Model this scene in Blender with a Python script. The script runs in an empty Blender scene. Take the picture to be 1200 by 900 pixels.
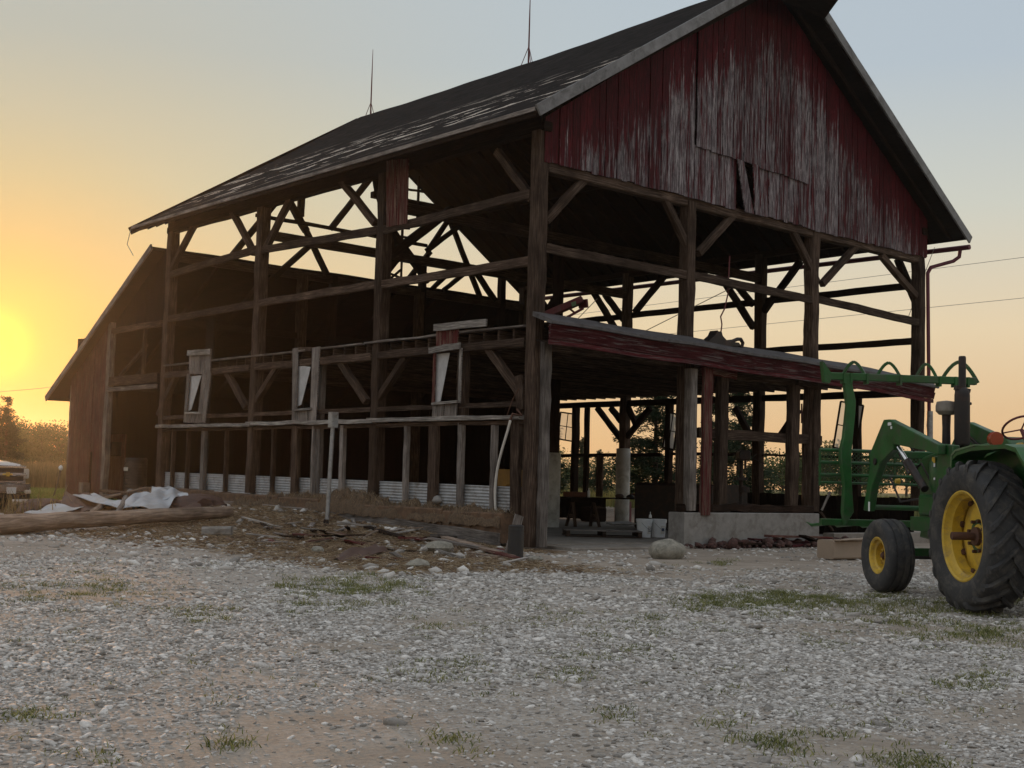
AIR, DUST, OZ, SAT, SKYS, SUNE, HAZE, EXPO = 1.0, 3.0, 1.5, 1.3, .1, 1.6, .0003, 0.06
GAM, TINT = .3, (6.2, 6.2, 6.8)
# colour of the air by sine of elevation
BAND = [(0, (230, 178, 122)), (.06, (228, 190, 142)), (.12, (230, 206, 166)), (.21, (204, 204, 190)), (.31, (178, 190, 199)), (.45, (174, 187, 199)), (.6, (205, 208, 210)), (1, (232, 232, 232))]
# aureole multiplier (x4) by angle from the sun, 0..50 degrees
GLOW = [(0, (.85, .66, .1)), (.014, (.5, .37, .09)), (.038, (.325, .23, .092)), (.1, (.272, .21, .12)), (.2, (.254, .225, .17)), (.38, (.258, .248, .22)), (.6, (.266, .27, .264)), (1, (.26, .26, .26))]
import bpy, math, random
import numpy as np
from mathutils import Vector, Matrix
random.seed(7); rng = np.random.default_rng(11)
R_ = math.radians
# ------------------------------------------------------------------ scene / camera
scn = bpy.context.scene
COL = scn.collection
CAM = np.array([-17.92724059, -20.0091998, 1.4])
CR = np.array([[0.75417265, -0.07003901, -0.65293043],
               [-0.65607831, -0.03794557, -0.75373827],
               [0.02801527, 0.99682229, -0.07456859]])
FPX = 1510.0
def ray(px, py): return CR @ np.array([px-600.0, -(py-450.0), -FPX])
def on(px, py, x=None, y=None, z=None):
    """a point of the place: the sight line of a measured spot met with a known wall / floor plane"""
    d = ray(px, py)
    for i, a in enumerate((x, y, z)):
        if a is not None: t = (a-CAM[i])/d[i]
    return Vector(CAM+t*d)
def S(px, py, x=0.0): return on(px, py, x=x)
def F(px, py, y=0.0): return on(px, py, y=y)
cd = bpy.data.cameras.new('camera'); cam = bpy.data.objects.new('camera', cd); COL.objects.link(cam)
cd.sensor_width = 36; cd.lens = 36*FPX/1200; cd.clip_end = 4000; cd.clip_start = .05
M4 = Matrix([list(CR[0])+[CAM[0]], list(CR[1])+[CAM[1]], list(CR[2])+[CAM[2]], [0, 0, 0, 1]])
cam.matrix_world = M4; scn.camera = cam
def smooth(a, b, t):
    t = np.clip((t-a)/(b-a), 0, 1); return t*t*(3-2*t)
# value noise
_T = rng.random((256, 256))
def vn(x, y):
    x = np.asarray(x, float); y = np.asarray(y, float)
    xi = np.floor(x).astype(int); yi = np.floor(y).astype(int); fx = x-xi; fy = y-yi
    fx = fx*fx*(3-2*fx); fy = fy*fy*(3-2*fy)
    a = _T[xi & 255, yi & 255]; b = _T[(xi+1) & 255, yi & 255]; c = _T[xi & 255, (yi+1) & 255]; d = _T[(xi+1) & 255, (yi+1) & 255]
    return (a*(1-fx)+b*fx)*(1-fy)+(c*(1-fx)+d*fx)*fy
def fbm(x, y, o=4):
    s = 0; a = .5; t = 0
    for i in range(o):
        s = s+a*vn(x*2**i+17*i, y*2**i+31*i); t += a; a *= .5
    return s/t
def ground_z(x, y):
    x = np.asarray(x, float); y = np.asarray(y, float)
    inside = smooth(-1.3, -.35, x)*(1-smooth(24.6, 27, y))*(1-smooth(15.4, 19, x))
    rise = .42*smooth(-1, 8.5, y)*(1-inside)*(.5+.5*smooth(-7.5, -3.5, x))
    near = smooth(-1.2, -4.5, x)
    heap = .16*smooth(-5.5, -2.8, x)*(1-smooth(-1.6, -.7, x))*smooth(-2.2, 1.5, y)*(1-smooth(8, 12, y))*fbm(x*.9, y*.9, 3)*1.6
    und = .05*(fbm(x*.35, y*.35, 3)-.5)+.022*(fbm(x*2.2, y*2.2, 3)-.5)
    far = smooth(60, 400, np.hypot(x, y))*1.2
    return rise+heap+und*(1-inside)-.02*inside+far*0
def G(px, py, it=0):
    """first ground point met by the sight line of a measured spot"""
    d = ray(px, py); d = d/np.linalg.norm(d); t = np.arange(4, 70, .05); P = CAM[None]+t[:, None]*d[None]
    h = P[:, 2]-ground_z(P[:, 0], P[:, 1]); k = np.argmax(h < 0)
    if h[k] >= 0: k = len(t)-1
    return Vector((P[k, 0], P[k, 1], float(ground_z(P[k, 0], P[k, 1]))))
def depth(p): return (p.x-CAM[0])*.653+(p.y-CAM[1])*.754
# ------------------------------------------------------------------ object helpers
def tag(o, label=None, cat=None, group=None, kind=None):
    if label: o['label'] = label
    if cat: o['category'] = cat
    if group: o['group'] = group
    if kind: o['kind'] = kind
    return o
def thing(name, label, cat, loc=(0, 0, 0), rz=0, group=None):
    o = bpy.data.objects.new(name, None); COL.objects.link(o); o.empty_display_size = .2
    o.location = loc; o.rotation_euler = (0, 0, rz)
    return tag(o, label, cat, group)
def kids(o): return [c for c in bpy.data.objects if c.parent == o]
def copy_tree(o, parent=None):
    c = o.copy(); COL.objects.link(c); c.parent = parent
    for ch in kids(o): copy_tree(ch, c)
    return c
class MB:
    def __init__(s): s.v = []; s.f = []; s.uv = []; s.m = []; s.mi = 0
    def face(s, idx, uv=None):
        s.f.append(tuple(idx)); s.m.append(s.mi)
        s.uv.append(uv if uv else [(s.v[i][0]+s.v[i][1], s.v[i][2]) for i in idx])
    def beam(s, p, q, w, h, jit=.0, n=1, up=(0, 0, 1), bev=None, roll=0):
        """timber from p to q; w across, h along 'up'; hewn unevenness jit; chamfered edges"""
        p = Vector(p); q = Vector(q); d = q-p; L = d.length; d.normalize()
        u = Vector(up)
        if abs(d.dot(u)) > .95: u = Vector((0, 1, 0))
        a = d.cross(u).normalized(); b = a.cross(d).normalized()
        if roll: a, b = a*math.cos(roll)+b*math.sin(roll), b*math.cos(roll)-a*math.sin(roll)
        if bev is None: bev = min(w, h)*.1
        cs = [(-w/2+bev, -h/2), (w/2-bev, -h/2), (w/2, -h/2+bev), (w/2, h/2-bev), (w/2-bev, h/2), (-w/2+bev, h/2), (-w/2, h/2-bev), (-w/2, -h/2+bev)]
        per = [0]
        for i in range(8):
            x0, y0 = cs[i]; x1, y1 = cs[(i+1) % 8]; per.append(per[-1]+math.hypot(x1-x0, y1-y0))
        r0 = random.random()*37; base = len(s.v); n = max(1, n)
        for k in range(n+1):
            c = p+d*(L*k/n); o = a*random.gauss(0, jit*.5)+b*random.gauss(0, jit*.5) if 0 < k < n else Vector()
            for (x, y) in cs:
                jx = random.gauss(0, jit*.45); jy = random.gauss(0, jit*.45)
                s.v.append(tuple(c+o+a*(x+jx)+b*(y+jy)))
        for k in range(n):
            for i in range(8):
                j = (i+1) % 8
                u0 = L*k/n+r0; u1 = L*(k+1)/n+r0
                s.face([base+k*8+i, base+k*8+j, base+(k+1)*8+j, base+(k+1)*8+i], [(u0, per[i]+r0), (u0, per[i+1]+r0), (u1, per[i+1]+r0), (u1, per[i]+r0)])
        s.face([base+i for i in range(7, -1, -1)]); s.face([base+n*8+i for i in range(8)])
        return s
    def box(s, c, sz, rot=None, bev=0):
        c = Vector(c); m = rot if rot else Matrix.Identity(3)
        ax = max(range(3), key=lambda i: sz[i]); h = [Vector((0, 0, 0)), Vector((0, 0, 0))]
        e = Vector((0, 0, 0)); e[ax] = sz[ax]/2
        others = [i for i in range(3) if i != ax]
        up = Vector((0, 0, 0)); up[others[1]] = 1
        s.beam(c+m @ (-e), c+m @ e, sz[others[0]], sz[others[1]], up=m @ up, bev=bev if bev else min(sz)*.06); return s
    def tube(s, pts, r, seg=8, cap=True, closed=False):
        pts = [Vector(p) for p in pts]; n = len(pts); base = len(s.v); rr = r if hasattr(r, '__len__') else [r]*n
        a = None; L = 0
        for k in range(n):
            if closed: d = pts[(k+1) % n]-pts[k-1]
            elif k == 0: d = pts[1]-pts[0]
            elif k == n-1: d = pts[-1]-pts[-2]
            else: d = (pts[k+1]-pts[k]).normalized()+(pts[k]-pts[k-1]).normalized()
            d.normalize()
            if a is None:
                t = Vector((0, 0, 1)) if abs(d.z) < .9 else Vector((1, 0, 0)); a = d.cross(t).normalized()
            else: a = (a-d*a.dot(d)).normalized()
            b = d.cross(a)
            for i in range(seg):
                t = 2*math.pi*i/seg; s.v.append(tuple(pts[k]+(a*math.cos(t)+b*math.sin(t))*rr[k]))
        for k in range(n if closed else n-1):
            k2 = (k+1) % n; l0 = L; L += (pts[k2]-pts[k]).length
            for i in range(seg):
                j = (i+1) % seg
                s.face([base+k*seg+i, base+k*seg+j, base+k2*seg+j, base+k2*seg+i], [(l0, i/seg*.5), (l0, (i+1)/seg*.5), (L, (i+1)/seg*.5), (L, i/seg*.5)])
        if cap and not closed:
            s.face([base+i for i in range(seg-1, -1, -1)]); s.face([base+(n-1)*seg+i for i in range(seg)])
        return s
    def lathe(s, prof, seg=32, c=(0, 0, 0), ax='x', closed=False):
        """prof: (radius, position along axis)"""
        c = Vector(c); base = len(s.v); n = len(prof)
        for (r, z) in prof:
            for i in range(seg):
                t = 2*math.pi*i/seg; x, y = r*math.cos(t), r*math.sin(t)
                p = {'x': (z, x, y), 'y': (y, z, x), 'z': (x, y, z)}[ax]; s.v.append(tuple(c+Vector(p)))
        for k in range(n if closed else n-1):
            k2 = (k+1) % n
            for i in range(seg):
                j = (i+1) % seg; s.face([base+k*seg+i, base+k*seg+j, base+k2*seg+j, base+k2*seg+i])
        return s
    def prism(s, prof, d0, d1, frame):
        """2-D outline extruded; frame(u,v,d)->point"""
        n = len(prof); base = len(s.v)
        for d in (d0, d1):
            for (u, v) in prof: s.v.append(tuple(frame(u, v, d)))
        for i in range(n):
            j = (i+1) % n; s.face([base+i, base+j, base+n+j, base+n+i])
        s.face([base+i for i in range(n-1, -1, -1)]); s.face([base+n+i for i in range(n)]); return s
    def blob(s, c, sz, sub=2, amp=.15, seed=0, flat=True):
        import bmesh
        bm = bmesh.new(); bmesh.ops.create_icosphere(bm, subdivisions=sub, radius=1)
        base = len(s.v); r = random.Random(seed); ph = [r.uniform(0, 6) for _ in range(6)]
        for v in bm.verts:
            p = v.co; k = 1+amp*(math.sin(2.1*p.x+ph[0])+math.sin(2.7*p.y+ph[1])+math.sin(3.1*p.z+ph[2])+.5*math.sin(6.3*p.x+ph[3])*math.sin(5.7*p.y+ph[4]))*.6+r.uniform(-amp, amp)*.25
            s.v.append((c[0]+p.x*k*sz[0], c[1]+p.y*k*sz[1], c[2]+p.z*k*sz[2]))
        for f in bm.faces: s.face([base+v.index for v in f.verts])
        bm.free(); return s
    def build(s, name, mat, parent=None, smooth_a=None, bevel=None):
        me = bpy.data.meshes.new(name); me.from_pydata([tuple(v) for v in s.v], [], s.f)
        uvl = me.uv_layers.new(name='UVMap'); flat = [c for f in s.uv for p in f for c in p]
        uvl.data.foreach_set('uv', flat)
        mats = mat if isinstance(mat, (list, tuple)) else [mat]
        for m in mats: me.materials.append(m)
        if len(mats) > 1: me.polygons.foreach_set('material_index', s.m)
        import bmesh
        bm = bmesh.new(); bm.from_mesh(me); bmesh.ops.recalc_face_normals(bm, faces=bm.faces); bm.to_mesh(me); bm.free()
        if smooth_a is not None:
            me.shade_smooth(); me.set_sharp_from_angle(angle=R_(smooth_a))
        o = bpy.data.objects.new(name, me); COL.objects.link(o)
        if parent is not None: o.parent = parent
        if bevel:
            b = o.modifiers.new('bevel', 'BEVEL'); b.width = bevel; b.segments = 2; b.limit_method = 'ANGLE'; b.angle_limit = R_(40)
        return o
def fastmesh(name, V, Fc, mat, k=3, parent=None, attr=None):
    """numpy vertices (n,3) and faces (m,k) -> object"""
    me = bpy.data.meshes.new(name); n = len(V); m = len(Fc)
    me.vertices.add(n); me.vertices.foreach_set('co', V.astype(np.float32).ravel())
    me.loops.add(m*k); me.loops.foreach_set('vertex_index', Fc.astype(np.int32).ravel())
    me.polygons.add(m); me.polygons.foreach_set('loop_start', np.arange(0, m*k, k, dtype=np.int32))
    me.update(calc_edges=True); me.validate()
    if attr is not None:
        for an, arr in attr.items():
            ca = me.color_attributes.new(an, 'FLOAT_COLOR', 'POINT'); ca.data.foreach_set('color', arr.astype(np.float32).ravel())
    for mm in (mat if isinstance(mat, (list, tuple)) else [mat]): me.materials.append(mm)
    o = bpy.data.objects.new(name, me); COL.objects.link(o)
    if parent is not None: o.parent = parent
    return o
# ------------------------------------------------------------------ materials
class NT:
    def __init__(s, name):
        s.mat = bpy.data.materials.new(name); s.mat.use_nodes = True; s.t = s.mat.node_tree; s.t.nodes.clear()
        s.out = s.n('ShaderNodeOutputMaterial'); s.b = s.n('ShaderNodeBsdfPrincipled'); s.l(s.b, 0, s.out, 0)
    def n(s, ty, **k):
        x = s.t.nodes.new(ty)
        for a, v in k.items(): setattr(x, a, v)
        return x
    def l(s, a, i, b, j): s.t.links.new(a.outputs[i], b.inputs[j])
    def coord(s, kind='Object', scale=(1, 1, 1), rnd=False):
        c = s.n('ShaderNodeTexCoord'); m = s.n('ShaderNodeMapping'); m.inputs['Scale'].default_value = scale; s.l(c, kind, m, 'Vector')
        if rnd:
            oi = s.n('ShaderNodeObjectInfo'); mm = s.n('ShaderNodeMath', operation='MULTIPLY'); mm.inputs[1].default_value = 50; s.l(oi, 'Random', mm, 0)
            cx = s.n('ShaderNodeCombineXYZ'); s.l(mm, 0, cx, 0); s.l(mm, 0, cx, 1); s.l(cx, 0, m, 'Location')
        return m
    def noise(s, vec, scale, detail=4, rough=.6, dist=0):
        x = s.n('ShaderNodeTexNoise'); x.inputs['Scale'].default_value = scale; x.inputs['Detail'].default_value = detail
        x.inputs['Roughness'].default_value = rough; x.inputs['Distortion'].default_value = dist; s.l(vec, 0, x, 'Vector'); return x
    def ramp(s, src, i, stops, interp='LINEAR'):
        r = s.n('ShaderNodeValToRGB'); r.color_ramp.interpolation = interp; e = r.color_ramp.elements
        while len(e) < len(stops): e.new(.5)
        for k, (p, c) in enumerate(stops):
            e[k].position = p; e[k].color = (c, c, c, 1) if not hasattr(c, '__len__') else (c[0], c[1], c[2], 1)
        s.l(src, i, r, 0); return r
    def mix(s, fac, a, b, mode='MIX'):
        m = s.n('ShaderNodeMix', data_type='RGBA', blend_type=mode)
        for sock, v in ((0, fac), (6, a), (7, b)):
            if isinstance(v, tuple) and hasattr(v[0], 'outputs'): s.t.links.new(v[0].outputs[v[1]], m.inputs[sock])
            elif isinstance(v, (int, float)): m.inputs[sock].default_value = v if sock == 0 else (v, v, v, 1)
            else: m.inputs[sock].default_value = (v[0], v[1], v[2], 1)
        return (m, 2)
    def math(s, op, a, b):
        m = s.n('ShaderNodeMath', operation=op)
        for i, v in enumerate((a, b)):
            if isinstance(v, tuple): s.t.links.new(v[0].outputs[v[1]], m.inputs[i])
            else: m.inputs[i].default_value = v
        return (m, 0)
    def color(s, c):
        if isinstance(c, tuple) and hasattr(c[0], 'outputs'): s.t.links.new(c[0].outputs[c[1]], s.b.inputs['Base Color'])
        else: s.b.inputs['Base Color'].default_value = (*c, 1)
    def bump(s, src, i, strength=.5, dist=.01, prev=None):
        b = s.n('ShaderNodeBump'); b.inputs['Strength'].default_value = strength; b.inputs['Distance'].default_value = dist
        s.l(src, i, b, 'Height')
        if prev: s.l(prev, 0, b, 'Normal')
        s.l(b, 0, s.b, 'Normal'); return b
    def rough(s, r, metal=0, spec=None):
        if isinstance(r, tuple): s.t.links.new(r[0].outputs[r[1]], s.b.inputs['Roughness'])
        else: s.b.inputs['Roughness'].default_value = r
        s.b.inputs['Metallic'].default_value = metal
        if spec is not None: s.b.inputs['Specular IOR Level'].default_value = spec
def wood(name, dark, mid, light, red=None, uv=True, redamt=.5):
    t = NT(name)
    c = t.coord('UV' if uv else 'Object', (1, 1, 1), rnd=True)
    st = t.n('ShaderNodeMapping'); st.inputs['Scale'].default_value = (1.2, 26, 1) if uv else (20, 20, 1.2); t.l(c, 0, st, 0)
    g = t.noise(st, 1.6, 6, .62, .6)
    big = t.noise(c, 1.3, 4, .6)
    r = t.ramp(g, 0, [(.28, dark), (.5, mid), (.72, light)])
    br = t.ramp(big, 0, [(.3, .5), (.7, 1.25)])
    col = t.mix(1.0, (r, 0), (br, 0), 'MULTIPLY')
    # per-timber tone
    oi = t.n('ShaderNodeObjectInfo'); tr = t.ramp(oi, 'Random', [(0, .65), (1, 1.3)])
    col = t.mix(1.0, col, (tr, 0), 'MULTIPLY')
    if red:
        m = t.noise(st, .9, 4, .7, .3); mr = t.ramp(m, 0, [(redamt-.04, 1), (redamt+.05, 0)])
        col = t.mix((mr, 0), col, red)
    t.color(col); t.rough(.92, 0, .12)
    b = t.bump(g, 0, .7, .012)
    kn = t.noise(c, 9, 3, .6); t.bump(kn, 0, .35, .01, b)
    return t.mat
M = {}
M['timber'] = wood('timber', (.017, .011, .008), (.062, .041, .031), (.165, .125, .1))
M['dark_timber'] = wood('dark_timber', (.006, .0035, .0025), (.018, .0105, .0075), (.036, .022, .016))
M['grey_wood'] = wood('grey_wood', (.06, .05, .045), (.2, .175, .162), (.36, .33, .31))
M['red_timber'] = wood('red_timber', (.05, .03, .024), (.16, .1, .08), (.3, .23, .19), (.085, .016, .017), redamt=.5)
M['white_wood'] = wood('white_wood', (.08, .068, .062), (.26, .24, .225), (.5, .47, .44))
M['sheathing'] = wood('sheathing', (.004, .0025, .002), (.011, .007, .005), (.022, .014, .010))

def peel_mat():
    """red paint weathered off in vertical streaks, more the farther a board lies below the sheltering eaves"""
    t = NT('peeling_red_boards')
    c = t.n('ShaderNodeTexCoord')
    sep = t.n('ShaderNodeSeparateXYZ'); t.l(c, 'Object', sep, 0)
    geo = t.n('ShaderNodeNewGeometry')
    isl = t.math('MULTIPLY', (geo, 'Random Per Island'), 40.0)
    # streak coordinate: x fine, z stretched, shifted per board
    zz = t.math('ADD', (sep, 2), isl)
    cx = t.n('ShaderNodeCombineXYZ'); t.t.links.new(t.math('MULTIPLY', (sep, 0), 13.0)[0].outputs[0], cx.inputs[0])
    t.t.links.new(t.math('MULTIPLY', zz, .8)[0].outputs[0], cx.inputs[2]); t.t.links.new(isl[0].outputs[0], cx.inputs[1])
    n1 = t.noise(cx, 1.0, 6, .68, .35)
    # exposure: distance under the rake
    ax = t.math('ABSOLUTE', t.math('SUBTRACT', (sep, 0), 7.6), 0.0)
    rake = t.math('SUBTRACT', 14.2, t.math('MULTIPLY', ax, .665))
    below = t.math('SUBTRACT', rake, (sep, 2))
    e = t.n('ShaderNodeMapRange'); t.t.links.new(below[0].outputs[0], e.inputs[0]); e.inputs[1].default_value = .35; e.inputs[2].default_value = 1.9
    e.inputs[3].default_value = -.26; e.inputs[4].default_value = .02
    b0 = t.math('MULTIPLY', t.math('SUBTRACT', (geo, 'Random Per Island'), .5), .11)
    s = t.math('ADD', t.math('ADD', (n1, 0), (e, 0)), b0)
    mk = t.n('ShaderNodeValToRGB'); mk.color_ramp.elements[0].position = .44; mk.color_ramp.elements[1].position = .54; t.t.links.new(s[0].outputs[0], mk.inputs[0])
    g = t.n('ShaderNodeCombineXYZ'); t.t.links.new(t.math('MULTIPLY', (sep, 0), 45.0)[0].outputs[0], g.inputs[0]); t.t.links.new(t.math('MULTIPLY', zz, 1.8)[0].outputs[0], g.inputs[2])
    gn = t.noise(g, 1, 5, .65, .8)
    grey = t.ramp(gn, 0, [(.3, (.02, .008, .012)), (.48, (.12, .1, .112)), (.7, (.42, .395, .41))])
    redc = t.ramp(gn, 0, [(.3, (.03, .0015, .004)), (.7, (.105, .004, .011))])
    col = t.mix((mk, 0), (redc, 0), (grey, 0))
    wt = t.ramp(geo, 'Random Per Island', [(0, .75), (1, 1.2)]); col = t.mix(1.0, col, (wt, 0), 'MULTIPLY')
    sk = t.noise(cx, 4.5, 5, .75, .4); sr = t.ramp(sk, 0, [(.42, .45), (.56, 1.15)]); col = t.mix(1.0, col, (sr, 0), 'MULTIPLY')
    t.color(col); t.rough(.8, 0, .25)
    b = t.bump(gn, 0, .5, .008); t.bump(mk, 0, -.4, .004, b)
    return t.mat
M['peel'] = peel_mat()

def simple(name, col, rough=.6, metal=0, var=.25, scale=6, bump=0, dirt=None, spec=None):
    t = NT(name); c = t.coord('Object', rnd=True); n = t.noise(c, scale, 5, .65)
    r = t.ramp(n, 0, [(.3, tuple(x*(1-var) for x in col)), (.7, tuple(min(1, x*(1+var)) for x in col))]); cc = (r, 0)
    if dirt:
        d = t.noise(c, scale*.6, 6, .75, .5); dr = t.ramp(d, 0, [(.48, 0), (.66, .85)]); cc = t.mix((dr, 0), cc, dirt)
    t.color(cc); rr = t.ramp(n, 0, [(.3, max(0, rough-.1)), (.7, min(1, rough+.12))]); t.rough((rr, 0), metal, spec)
    if bump: t.bump(n, 0, bump, .01)
    return t.mat
M['metal_trim'] = simple('dull_metal_trim', (.19, .19, .2), .65, .1, .3, 3, dirt=(.07, .065, .065))
M['dark_metal'] = simple('weathered_metal_cap', (.09, .085, .09), .7, .1, .4, 6, .2, dirt=(.035, .03, .032))
M['galv'] = simple('galvanised', (.3, .31, .325), .5, .6, .25, 8, .1, dirt=(.16, .14, .13))
M['sheet_metal'] = simple('pale_sheet_metal', (.40, .42, .46), .5, .4, .2, 2, .2, dirt=(.33, .31, .29))
M['rust'] = simple('rust', (.13, .05, .028), .85, .2, .4, 12, .4)
M['red_steel'] = simple('red_steel', (.11, .014, .02), .6, .1, .3, 5, .1, dirt=(.1, .05, .045))
M['magenta_pipe'] = simple('dark_red_pipe', (.11, .022, .04), .5, .3, .2, 4)
M['column_concrete'] = simple('pale_column_concrete', (.46, .47, .46), .9, 0, .15, 4, .4, dirt=(.26, .26, .24))
M['strip_metal'] = simple('pale_corrugated_metal', (.36, .375, .4), .55, .15, .2, 5, .1, dirt=(.17, .15, .13))
M['footing_soil'] = simple('reddish_rubble', (.075, .035, .03), .95, 0, .5, 14, .8, dirt=(.035, .022, .02))
M['soil'] = simple('soil_clods', (.13, .085, .055), .95, 0, .4, 20, .8, dirt=(.07, .045, .03))
M['concrete'] = simple('concrete', (.23, .22, .21), .9, 0, .2, 5, .5, dirt=(.13, .115, .1))
M['dark_concrete'] = simple('worn_concrete', (.22, .2, .18), .9, 0, .25, 2.5, .5, dirt=(.14, .11, .085))
M['adobe'] = simple('earthy_foundation', (.13, .078, .048), .95, 0, .45, 5, 1.0, dirt=(.06, .04, .028))
M['hay'] = simple('matted_straw', (.11, .073, .044), .95, 0, .5, 22, 1.0, dirt=(.05, .032, .022))
M['stone'] = simple('field_stone', (.26, .245, .21), .9, 0, .3, 9, 1.0, dirt=(.13, .125, .1))
M['black_plastic'] = simple('black_plastic', (.018, .018, .02), .5, 0, .2, 5)
M['dark_grey'] = simple('dark_grey_plastic', (.016, .014, .014), .55, 0, .25, 5)
M['white_plastic'] = simple('white_plastic', (.74, .76, .78), .45, 0, .06, 9)
M['white_pipe'] = simple('white_pipe', (.62, .6, .57), .5, 0, .1, 9)
M['glass_dirty'] = simple('dusty_glass', (.5, .47, .43), .35, 0, .15, 5)
M['cloth'] = simple('torn_pale_sheet', (.44, .44, .45), .8, 0, .2, 4, .2)
M['log'] = wood('bare_log', (.09, .065, .05), (.22, .165, .13), (.36, .29, .24))
M['tarp'] = simple('brown_tarp', (.075, .04, .03), .7, 0, .3, 4, .3)
M['label_ink'] = simple('printed_ink', (.03, .05, .12), .6, 0, .1)
M['label_paper'] = simple('label_paper', (.62, .6, .56), .7, 0, .1)
M['green'] = simple('green_paint', (.012, .085, .018), .42, 0, .25, 5, .05, dirt=(.05, .062, .042), spec=.4)
M['green_light'] = simple('pale_green_paint', (.10, .17, .09), .45, 0, .2, 3)  # paler green for the fender's front lip and the elevator marking
M['yellow'] = simple('yellow_paint', (.56, .37, .035), .5, 0, .18, 7, .05, dirt=(.25, .17, .07))
M['rubber'] = simple('dusty_rubber', (.03, .031, .034), .8, 0, .35, 9, .35, dirt=(.09, .083, .073))
M['black_iron'] = simple('black_iron', (.022, .018, .018), .6, .3, .3, 8, .1, dirt=(.06, .03, .022))
M['brown_iron'] = simple('brown_iron', (.11, .055, .038), .75, .4, .3, 12, .2)
M['chrome'] = simple('chrome', (.7, .7, .72), .18, .95, .08, 5)
M['orange_lens'] = simple('orange_lens', (.26, .035, .01), .25, 0, .1, 5)
M['truck_paint'] = simple('silver_truck_paint', (.42, .42, .44), .3, .5, .06, 3)
M['truck_glass'] = simple('dark_window_glass', (.03, .035, .04), .08, 0, .1, 3)
M['lens'] = simple('headlight_glass', (.7, .68, .62), .12, .2, .05, 3)
M['pole_wood'] = wood('pole_wood', (.07, .055, .045), (.15, .12, .1), (.24, .2, .17))
M['wire'] = simple('wire', (.3, .28, .27), .6, .2, .1)
M['bark'] = simple('bark', (.07, .052, .04), .95, 0, .35, 8, .8)
def leafmat(name, a, b):
    t = NT(name); g = t.n('ShaderNodeNewGeometry'); r = t.ramp(g, 'Random Per Island', [(0, a), (1, b)]); t.color((r, 0)); t.rough(.7, 0, .2)
    tr = t.n('ShaderNodeBsdfTranslucent'); t.l(r, 0, tr, 0); mx = t.n('ShaderNodeMixShader'); mx.inputs[0].default_value = .3
    t.l(t.b, 0, mx, 1); t.l(tr, 0, mx, 2); t.l(mx, 0, t.out, 0); return t.mat
M['spruce'] = leafmat('spruce_needles', (.012, .03, .016), (.035, .065, .035))
M['leaves'] = leafmat('green_leaves', (.03, .06, .018), (.08, .115, .04))
M['grass'] = leafmat('grass_blades', (.06, .09, .025), (.3, .29, .12))
M['tall_grass'] = leafmat('dry_tall_grass', (.13, .1, .045), (.3, .23, .12))
M['lawn'] = leafmat('lawn_blades', (.10, .15, .03), (.26, .3, .09))
M['straw'] = leafmat('loose_straw', (.13, .08, .045), (.42, .33, .22))
def stones_mat():
    t = NT('limestone_gravel'); g = t.n('ShaderNodeNewGeometry')
    r = t.ramp(g, 'Random Per Island', [(0, (.19, .175, .16)), (.35, (.38, .36, .34)), (.75, (.53, .51, .49)), (1, (.70, .68, .655))])
    c = t.coord('Object'); n = t.noise(c, 60, 3, .6); nr = t.ramp(n, 0, [(.3, .75), (.7, 1.15)])
    t.color(t.mix(1.0, (r, 0), (nr, 0), 'MULTIPLY')); t.rough(.72, 0, .4); t.bump(n, 0, .3, .004); return t.mat
M['gravel'] = stones_mat()
def ground_mat():
    t = NT('yard_ground'); at = t.n('ShaderNodeVertexColor', layer_name='mask'); sp = t.n('ShaderNodeSeparateColor'); t.l(at, 0, sp, 0)
    c = t.coord('Object')
    v1 = t.n('ShaderNodeTexVoronoi'); v1.inputs['Scale'].default_value = 26; t.l(c, 0, v1, 0)
    v2 = t.n('ShaderNodeTexVoronoi'); v2.inputs['Scale'].default_value = 60; t.l(c, 0, v2, 0)
    sv = t.n('ShaderNodeSeparateColor'); t.l(v1, 'Color', sv, 0)
    gc = t.ramp(sv, 0, [(0, (.2, .18, .165)), (.5, (.35, .33, .31)), (1, (.5, .475, .45))])
    dn = t.noise(c, 1.1, 7, .7, .4); fn = t.noise(c, 35, 5, .7)
    dc = t.ramp(dn, 0, [(.3, (.22, .18, .145)), (.5, (.315, .265, .218)), (.7, (.4, .345, .295))])
    fr = t.ramp(fn, 0, [(.3, .7), (.7, 1.2)])
    dcol = t.mix(1.0, (dc, 0), (fr, 0), 'MULTIPLY')
    bw = t.ramp(fn, 0, [(.44, 0), (.56, 1)])
    gcol = t.mix((bw, 0), (gc, 0), dcol)
    base = t.mix((sp, 0), gcol, dcol)                     # R: bare dirt
    sn = t.noise(c, 14, 6, .75, .8); sc = t.ramp(sn, 0, [(.3, (.05, .032, .022)), (.5, (.12, .08, .05)), (.72, (.25, .185, .125))])
    base = t.mix((sp, 1), base, (sc, 0))                  # G: straw and soil
    gn = t.noise(c, .6, 6, .7); gg = t.ramp(gn, 0, [(.3, (.06, .08, .025)), (.7, (.15, .14, .055))])
    base = t.mix((sp, 2), base, (gg, 0))                  # B: field grass
    t.color(base); t.rough(.92, 0, .2)
    b = t.bump(v1, 'Distance', .5, .02); b = t.bump(fn, 0, .6, .02, b); t.bump(dn, 0, .3, .06, b)
    return t.mat
M['ground'] = ground_mat()
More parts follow.
